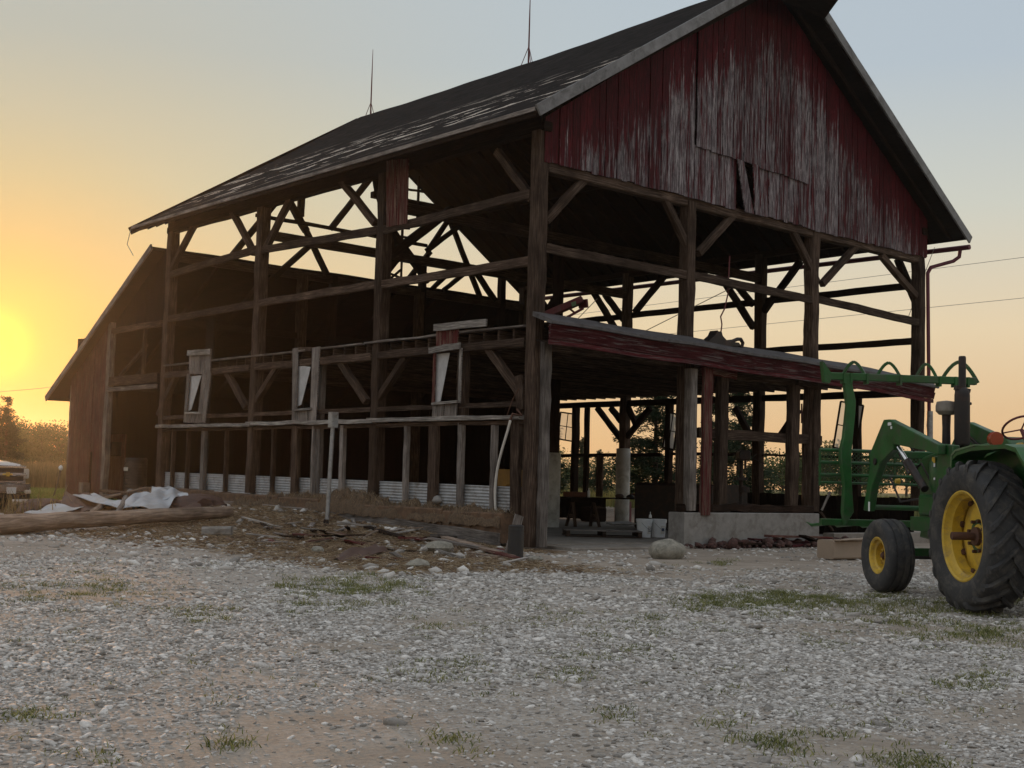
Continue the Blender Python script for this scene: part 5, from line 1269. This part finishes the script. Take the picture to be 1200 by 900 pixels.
lt = [(-45, 100, 6.6, 4.5), (-10, 110, 5.9, 4), (12, 118, 5.0, 4), (30, 125, 5.3, 4.2), (48, 120, 4.7, 3.8), (66, 128, 5.4, 4.2), (84, 124, 5, 4)]
lb2 = ['hazy tree beyond the pickup, outside the left edge', 'hazy tree directly above the hood of the pickup', 'hazy tree above the right headlight of the pickup', 'hazy tree in the middle of the left treeline', 'lower hazy tree left of the shed corner', 'hazy tree touching the shed corner', 'hazy tree hidden behind the shed boards']
for k, (px, d, H, Rb) in enumerate(lt): tree('leafy_tree', gat(px, d), 'leafy', H, Rb, lb2[k], 'hazy trees behind the pickup', 300+k)
tree('spruce_tree', gat(4, 85), 'spruce', 5.6, 1.9, 'feathery conifer in front of the left treeline above the pickup', None, 399)
# ================================================================== GROUND
def axis_pts(lo, hi, c0, c1, fine):
    a = list(np.arange(c0, c1, fine)); s = fine; x = c1
    while x < hi: a.append(x); s *= 1.14; x += s
    a.append(hi); s = fine; x = c0; b = []
    while x > lo: s *= 1.14; x -= s; b.append(max(x, lo))
    return np.array(sorted(set(b))+a)
def masks(x, y):
    n1 = fbm(x*.45+3, y*.45, 4); n2 = fbm(x*1.6, y*1.6+9, 4)
    # coordinates along the view: the apron before the barn is bare, the long side is straw and soil
    apron = smooth(-8.6, -5.4, y+2.6*(n1-.5)*2)*smooth(-4.2, -1.6, x+1.6*(n2-.5)-.22*(y+1))*(.62+.5*n2)*(1-smooth(15, 22, x))
    v = (x-CAM[0])*.653+(y-CAM[1])*.754; u = (x-CAM[0])*.756-(y-CAM[1])*.654
    straw = smooth(-8.2, -5.2, x+4*(n1-.5))*(1-smooth(.2, .6, x))*smooth(-6.0, -2.6, y+.35*(x+4)+6*(n1-.5))*(1-smooth(13, 18, y))
    straw = straw*(1-smooth(-4.4, -2.2, x)*(1-smooth(-1.7, -.5, y)))
    straw = np.maximum(straw, smooth(-1.6, -.5, x)*(1-smooth(.3, .8, x))*smooth(-.5, .5, y))
    patch = .8*smooth(.54, .68, fbm(x*.34+20, y*.5+7, 5))*.9*(1-smooth(10, 26, v)*.3)
    dirt = np.clip(np.maximum(apron, patch), 0, 1)
    field = np.maximum(smooth(26, 30, y+2*(n1-.5)), smooth(19, 24, x+3*(n1-.5)))
    field = np.maximum(field, smooth(38.5, 40.5, v)*(u < 0)); field = np.maximum(field, smooth(-60, -75, x)); field = np.maximum(field, smooth(45, 60, np.hypot(x, y)))
    return dirt, np.clip(straw*(.7+1.0*n2), 0, 1), np.clip(field, 0, 1)
xs = axis_pts(-470, 470, -17, 17, .16); ys = axis_pts(-470, 470, -17, 26, .16)
X, Y = np.meshgrid(xs, ys, indexing='ij'); Z = ground_z(X, Y); d_, s_, f_ = masks(X, Y)
nx, ny = X.shape; idx = np.arange(nx*ny).reshape(nx, ny)
Fq = np.stack([idx[:-1, :-1], idx[1:, :-1], idx[1:, 1:], idx[:-1, 1:]], -1).reshape(-1, 4)
att_ = np.stack([d_, s_, f_, np.ones_like(d_)], -1).reshape(-1, 4)
gr_ = fastmesh('ground', np.stack([X, Y, Z], -1).reshape(-1, 3), Fq, M['ground'], 4, None, {'mask': att_}); tag(gr_, kind='structure')
gr_.data.shade_smooth()
# ---- gravel: every stone a small flattened lump
def scatter(dlo, dhi, dens, umax=.46):
    n = int(dens*(dhi**2-dlo**2)*umax); d = np.sqrt(rng.uniform(dlo**2, dhi**2, n)); u = rng.uniform(-umax, umax, n)*d
    return CAM[0]+.655*d+.7556*u, CAM[1]+.7556*d-.655*u, d
ico_v = []; 
import bmesh as _b
bm_ = _b.new(); _b.ops.create_icosphere(bm_, subdivisions=1, radius=1); IV = np.array([v.co[:] for v in bm_.verts]); IF = np.array([[v.index for v in f.verts] for f in bm_.faces]); bm_.free()
def stones(name, x, y, r, mat, flat=(.25, .55), sink=.08):
    n = len(x); V = np.repeat(IV[None], n, 0)*(1+rng.uniform(-.28, .28, (n, len(IV), 1)))
    sc_ = np.stack([r*rng.uniform(.8, 1.5, n), r*rng.uniform(.6, 1.0, n), r*rng.uniform(flat[0], flat[1], n)], -1); V = V*sc_[:, None, :]
    a = rng.uniform(0, 6.28, n); c, s = np.cos(a)[:, None], np.sin(a)[:, None]; tx = rng.normal(0, .22, n)[:, None]
    vx, vy, vz = V[..., 0], V[..., 1], V[..., 2]; vz = vz+vx*tx; V = np.stack([vx*c-vy*s, vx*s+vy*c, vz], -1)
    V += np.stack([x, y, ground_z(x, y)+r*sink], -1)[:, None, :]
    Fc = (IF[None]+(np.arange(n)*len(IV))[:, None, None]).reshape(-1, 3); return fastmesh(name, V.reshape(-1, 3), Fc, mat)
parts = []
for dlo, dhi, dens, r0 in ((5.0, 9.0, 1700, .0125), (9.0, 14.0, 950, .0155), (14.0, 22.0, 330, .021), (22.0, 33.0, 90, .032)):
    x, y, d = scatter(dlo, dhi, dens); dm, sm, fm = masks(x, y)
    big = smooth(.3, .62, fbm(x*.5+5, y*.5+2, 3)); prob = (.15+.8*big)*(1-.9*dm)*(1-.66*sm)*(1-fm)
    prob *= ~((x > -.45) & (y > -.1)); k = rng.random(len(x)) < prob; x, y = x[k], y[k]
    r = r0*np.exp(rng.normal(0, .42, len(x))); r = np.clip(r, .007, .075)
    parts.append((x, y, r))
x = np.concatenate([p[0] for p in parts]); y = np.concatenate([p[1] for p in parts]); r = np.concatenate([p[2] for p in parts])
print('STONES', len(x))
o = stones('gravel', x, y, r, M['gravel']); tag(o, 'pale crushed limestone gravel spread over the yard', 'gravel', None, 'stuff')
n = 9000; x = rng.uniform(-8.5, -.4, n); y = rng.uniform(-6.0, 17, n); _, sm, _ = masks(x, y); k = rng.random(n) < sm*.75*(fbm(x*1.1, y*1.1, 3) > .42); x, y = x[k], y[k]
o = stones('dirt_clods', x, y, np.clip(.028*np.exp(rng.normal(0, .5, len(x))), .01, .1), M['soil'], (.5, .8), .2); tag(o, 'broken dark soil clods among the straw by the long wall', 'soil', None, 'stuff')
n = 1500; x = rng.uniform(-9.5, -1.0, n); y = rng.uniform(-6.0, 12, n); k = fbm(x*.6+9, y*.6, 3) > .47; x, y = x[k], y[k]
o = stones('rubble', x, y, np.clip(.05*np.exp(rng.normal(0, .45, len(x))), .02, .13), M['gravel'], (.35, .65), .15); tag(o, 'larger pale rubble stones between the yard and the long wall', 'rubble', None, 'stuff')
n = 900; x = rng.choice([5.4, 6.6, 8.1, 9.6, 10.6], n)+rng.normal(0, .55, n); y = -.42-np.abs(rng.normal(0, .32, n)); zz_ = np.clip(.22-.3*np.abs(y+.5), 0, 1)*rng.random(n)
o = stones('footing_rubble', x, y, np.clip(.032*np.exp(rng.normal(0, .65, n)), .01, .15), [M['footing_soil']], (.5, .9), .9); tag(o, 'dark reddish soil and bark heaped against the foot of the concrete footing', 'soil', None, 'stuff')
# ---- grass
def blades(name, x, y, h, lean, mat, w=.006, seed=0, base=None):
    n = len(x); a = rng.uniform(0, 6.28, n); la = rng.uniform(0, 6.28, n); L_ = lean*h*rng.uniform(.3, 1.2, n); z = ground_z(x, y) if base is None else base
    ww = w*rng.uniform(.6, 1.4, n); dx, dy = np.cos(a)*ww, np.sin(a)*ww; lx, ly = np.cos(la)*L_, np.sin(la)*L_
    V = np.stack([np.stack([x-dx, y-dy, z-.01], -1), np.stack([x+dx, y+dy, z-.01], -1), np.stack([x+dx*.7+lx*.35, y+dy*.7+ly*.35, z+h*.6], -1), np.stack([x-dx*.7+lx*.35, y-dy*.7+ly*.35, z+h*.6], -1), np.stack([x+lx, y+ly, z+h], -1)], 1)
    b = (np.arange(n)*5)[:, None]; T1 = np.array([[0, 1, 2], [0, 2, 3], [3, 2, 4]]); Fc = (b[:, :, None]+T1[None]).reshape(-1, 3); return fastmesh(name, V.reshape(-1, 3), Fc, mat)
gx, gy, gh = [], [], []
def clump(px, py, wpx, hpx, n, h):
    c = 0
    for _ in range(n):
        p = G(px+random.gauss(0, wpx*1.5), py+random.gauss(0, hpx*2.2), 3); k = int(rng.integers(14, 48)); s = .08
        gx.append(p.x+rng.normal(0, s, k)); gy.append(p.y+rng.normal(0, s, k)); gh.append(h*random.uniform(.35, 1.05)*rng.uniform(.4, 1.1, k))
for args in [(60, 690, 35, 5, 34, .08), (130, 697, 20, 4, 22, .08), (240, 718, 14, 3, 16, .07), (380, 683, 25, 4, 40, .10), (440, 690, 22, 3, 50, .12), (370, 706, 15, 3, 20, .07), (490, 787, 18, 4, 12, .06), (550, 778, 12, 3, 8, .05),
             (850, 708, 22, 3, 60, .09), (905, 704, 28, 2.5, 80, .1), (965, 706, 22, 3, 50, .09), (1040, 712, 40, 5, 120, .1), (1130, 740, 25, 3, 34, .09), (1180, 700, 12, 6, 50, .12), (1190, 748, 14, 3, 24, .09), (1133, 801, 12, 2.5, 16, .07),
             (925, 870, 14, 2.5, 14, .06), (850, 832, 2, 8, 6, .07), (770, 732, 22, 4, 18, .06), (660, 790, 14, 3, 10, .05), (700, 760, 20, 6, 16, .05), (740, 775, 25, 5, 14, .05), (725, 835, 8, 3, 8, .06), (840, 660, 8, 1.5, 14, .08), (530, 870, 5, 3, 5, .06), (1070, 893, 14, 3, 12, .06), (270, 870, 5, 3, 5, .06), (30, 835, 8, 3, 7, .06), (640, 720, 40, 5, 14, .05), (900, 740, 60, 6, 20, .05), (960, 755, 6, 2, 6, .05), (1150, 760, 20, 5, 10, .05), (520, 720, 25, 6, 12, .05)]:
    clump(*args)
for _ in range(420):
    px, py = random.uniform(0, 1200), 660+240*random.random()**1.6
    if fbm(px/160., py/45.+3, 3) < .5: continue
    p = G(px, py); k = int(rng.integers(3, 16)); s = .05
    gx.append(p.x+rng.normal(0, s, k)); gy.append(p.y+rng.normal(0, s, k)); gh.append(random.uniform(.02, .055)*rng.uniform(.4, 1.1, k))
x, y, h = map(np.concatenate, (gx, gy, gh)); print('BLADES', len(x))
o = blades('grass_tufts', x, y, h*.8, 2.0, M['grass'], .004); tag(o, 'low green and yellow grass tufts growing through the gravel', 'grass', None, 'stuff')
# straw litter along the wall, twigs
n = 60000; x = rng.uniform(-8.5, -.35, n); y = rng.uniform(-6.5, 17, n); _, sm, _ = masks(x, y); k = rng.random(n) < sm; x, y = x[k], y[k]
n = len(x); a = rng.uniform(0, 6.28, n); L_ = rng.uniform(.04, .2, n); w = rng.uniform(.002, .006, n); z = ground_z(x, y)+rng.uniform(.004, .04, n); tz = rng.normal(0, .03, n)
dx, dy = np.cos(a)*L_, np.sin(a)*L_; ox, oy = -np.sin(a)*w, np.cos(a)*w
V = np.stack([np.stack([x-dx, y-dy, z-tz], -1), np.stack([x+ox, y+oy, z+.008], -1), np.stack([x+dx, y+dy, z+tz], -1), np.stack([x-ox, y-oy, z], -1)], 1).reshape(-1, 3)
o = fastmesh('straw_litter', V, np.arange(n*4).reshape(-1, 4), M['straw'], 4); tag(o, 'loose straw and twigs scattered below the long wall', 'straw', None, 'stuff')
# heap of old hay and soil on the foundation of the long side
n_y = 240; n_x = 22; V = []; yy = np.linspace(.5, 17.5, n_y); uu = np.linspace(-1, 1, n_x)
YY, UU = np.meshgrid(yy, uu, indexing='ij'); spill = smooth(8.5, 12, YY)
XX = -.16-.14*spill+UU*(.26+.3*spill)*(1+.5*(fbm(YY*1.7, YY*0+1, 3)-.5))+.09*(fbm(YY*3.5, UU*3, 3)-.5)
clod = fbm(YY*6, UU*5+3, 4)-.5
top = .20+.28*np.clip(fbm(YY*.9+4, YY*0+3, 4)-.38, 0, 1)*2+.30*clod
base_ = .62*(1-spill*.6)+.014*YY
ZZ = base_-.1+np.maximum(.0, (1-np.abs(UU)**2.0))*top+.12*(fbm(YY*9, UU*8, 3)-.5); ZZ = ZZ-spill*np.clip(np.abs(UU)-.3, 0, 1)**1.3*.55; ZZ = np.where(np.abs(UU) > .97, ZZ-.12, ZZ)
idx = np.arange(n_y*n_x).reshape(n_y, n_x); Fq = np.stack([idx[:-1, :-1], idx[1:, :-1], idx[1:, 1:], idx[:-1, 1:]], -1).reshape(-1, 4)
hp = fastmesh('hay_heap', np.stack([XX, YY, ZZ], -1).reshape(-1, 3), Fq, M['hay'], 4); tag(hp, 'brown matted hay and dirt heaped along the foundation', 'hay', None, 'stuff')
n = 9000; k = rng.integers(0, n_y, n); j = rng.integers(3, n_x-3, n); x, y, z = XX[k, j]+rng.normal(0, .04, n), YY[k, j]+rng.normal(0, .05, n), ZZ[k, j]-.01
o = blades('hay_wisps', x, y, rng.uniform(.03, .13, n), 1.4, M['straw'], .004, base=z); tag(o, 'loose wisps of straw sticking out of the heap by the wall', 'straw', None, 'stuff')
# tall dry grass behind the pickup, and the roadside weeds
n = 42000; d = rng.uniform(57, 88, n); u = rng.uniform(-.5, -.32, n)*d; x = CAM[0]+.655*d+.7556*u; y = CAM[1]+.7556*d-.655*u
hh = .75+.7*fbm(x*.3, y*.3); o = blades('tall_grass', x, y, hh*rng.uniform(.7, 1.15, n), .22, M['tall_grass'], .02); tag(o, 'tall dry field grass behind the pickup', 'grass', None, 'stuff')
n = 60000; d = rng.uniform(39, 58, n); u = rng.uniform(-.5, -.30, n)*d; x = CAM[0]+.655*d+.7556*u; y = CAM[1]+.7556*d-.655*u
o = blades('lawn_grass', x, y, rng.uniform(.05, .12, n), .4, M['lawn'], .014); tag(o, 'strip of mown green grass between the pickup and the shed', 'grass', None, 'stuff')
n = 30000; d = rng.uniform(46, 85, n); u = rng.uniform(.0, .46, n)*d; x = CAM[0]+.655*d+.7556*u; y = CAM[1]+.7556*d-.655*u; k = x > 19; x, y = x[k], y[k]
o = blades('field_weeds', x, y, rng.uniform(.3, .8, len(x)), .3, M['grass'], .02); tag(o, 'rough green weeds in the field beyond the barn', 'weeds', None, 'stuff')
n = 160; x = []; p0 = at(10, 592, 31)
x = p0.x+rng.normal(0, .8, n); y = p0.y+rng.normal(0, .8, n); o = blades('roadside_grass', x, y, rng.uniform(.3, .7, n), .5, M['tall_grass'], .012); tag(o, 'pale grass stalks in front of the pickup bumper', 'grass', None, 'stuff')
# ================================================================== SKY, SUN, HAZE
sd = Vector(ray(-6, 404)).normalized(); el = math.asin(sd.z); az = math.atan2(sd.x, sd.y)
print('SUN el', math.degrees(el), 'az', math.degrees(az))
wd = bpy.data.worlds.new('World'); scn.world = wd; wd.use_nodes = True; nt = wd.node_tree; nt.nodes.clear()
wo = nt.nodes.new('ShaderNodeOutputWorld'); bg = nt.nodes.new('ShaderNodeBackground'); sky = nt.nodes.new('ShaderNodeTexSky')
sky.sky_type = 'NISHITA'; sky.sun_disc = False; sky.sun_elevation = el; sky.sun_rotation = az; sky.air_density = AIR; sky.dust_density = DUST; sky.ozone_density = OZ; sky.altitude = 200
# thick evening air: the sky's range of brightness is compressed and warmed as in a dusty sunset
def vm(op, a, v):
    n = nt.nodes.new('ShaderNodeVectorMath'); n.operation = op; nt.links.new(a, n.inputs[0]); n.inputs[1].default_value = v; return n.outputs[0]
g1 = nt.nodes.new('ShaderNodeGamma'); g1.inputs[1].default_value = GAM; nt.links.new(vm('MULTIPLY', sky.outputs[0], (.1,)*3), g1.inputs[0])
hs = nt.nodes.new('ShaderNodeHueSaturation'); hs.inputs['Saturation'].default_value = SAT; nt.links.new(vm('MULTIPLY', g1.outputs[0], TINT), hs.inputs['Color'])
bg.inputs[1].default_value = SKYS
# dusty sunset air: warm band along the horizon and a yellow aureole round the low sun, all by direction in the world
tc = nt.nodes.new('ShaderNodeTexCoord'); nrm = nt.nodes.new('ShaderNodeVectorMath'); nrm.operation = 'NORMALIZE'; nt.links.new(tc.outputs['Generated'], nrm.inputs[0])
sx = nt.nodes.new('ShaderNodeSeparateXYZ'); nt.links.new(nrm.outputs[0], sx.inputs[0])
lin = lambda c: tuple((v/255/12.92 if v <= 10 else ((v/255+.055)/1.055)**2.4) for v in c)+(1,)
rp = nt.nodes.new('ShaderNodeValToRGB'); el_ = rp.color_ramp.elements
while len(el_) < len(BAND): el_.new(.5)
for e, (p, c) in zip(el_, BAND): e.position = p; e.color = lin(c)
nt.links.new(sx.outputs[2], rp.inputs[0])
mx = nt.nodes.new('ShaderNodeMix'); mx.data_type = 'RGBA'; mx.inputs[0].default_value = .82
nt.links.new(hs.outputs[0], mx.inputs[6]); nt.links.new(vm('MULTIPLY', rp.outputs[0], (10,)*3), mx.inputs[7]); cur = mx.outputs[2]
dt = nt.nodes.new('ShaderNodeVectorMath'); dt.operation = 'DOT_PRODUCT'; nt.links.new(nrm.outputs[0], dt.inputs[0]); dt.inputs[1].default_value = sd
ac_ = nt.nodes.new('ShaderNodeMath'); ac_.operation = 'ARCCOSINE'; ac_.use_clamp = False; nt.links.new(dt.outputs['Value'], ac_.inputs[0])
gr2 = nt.nodes.new('ShaderNodeMapRange'); gr2.inputs[1].default_value = 0; gr2.inputs[2].default_value = R_(50); nt.links.new(ac_.outputs[0], gr2.inputs[0])
gl = nt.nodes.new('ShaderNodeValToRGB'); gl.color_ramp.interpolation = 'B_SPLINE' ; ge = gl.color_ramp.elements
while len(ge) < len(GLOW): ge.new(.5)
for e, (p, c) in zip(ge, GLOW): e.position = p; e.color = c+(1,)
nt.links.new(gr2.outputs[0], gl.inputs[0])
ml = nt.nodes.new('ShaderNodeVectorMath'); ml.operation = 'MULTIPLY'; nt.links.new(cur, ml.inputs[0]); nt.links.new(vm('MULTIPLY', gl.outputs[0], (4,)*3), ml.inputs[1])
nt.links.new(ml.outputs[0], bg.inputs[0]); nt.links.new(bg.outputs[0], wo.inputs[0])
sl = bpy.data.lights.new('sun', 'SUN'); sl.energy = SUNE; sl.angle = R_(.6); sl.color = (1, .5, .2); so = bpy.data.objects.new('sun', sl); COL.objects.link(so)
so.rotation_euler = sd.to_track_quat('Z', 'Y').to_euler(); so.location = (0, 0, 30)
if HAZE > 0:
    m = MB(); H0, H1, s_ = -1.0, 17.5, 480
    m.v = [(-s_, -s_, H0), (s_, -s_, H0), (s_, s_, H0), (-s_, s_, H0), (-s_, -s_, H1), (s_, -s_, H1), (s_, s_, H1), (-s_, s_, H1)]
    for f in ((0, 3, 2, 1), (4, 5, 6, 7), (0, 1, 5, 4), (1, 2, 6, 5), (2, 3, 7, 6), (3, 0, 4, 7)): m.face(f)
    hm = bpy.data.materials.new('haze'); hm.use_nodes = True; t = hm.node_tree; t.nodes.clear(); oo = t.nodes.new('ShaderNodeOutputMaterial'); pv = t.nodes.new('ShaderNodeVolumePrincipled')
    pv.inputs['Density'].default_value = HAZE; pv.inputs['Color'].default_value = (.9, .88, .85, 1); pv.inputs['Anisotropy'].default_value = .84; t.links.new(pv.outputs[0], oo.inputs['Volume'])
    hz_ = m.build('haze', hm); tag(hz_, kind='stuff')
vs = scn.view_settings; vs.view_transform = 'Standard'; vs.look = 'None'; vs.exposure = EXPO; vs.gamma = 1; vs.use_curve_mapping = False
scn.render.engine = 'CYCLES'; scn.cycles.max_bounces = 6; scn.cycles.volume_bounces = 0; scn.cycles.use_denoising = True
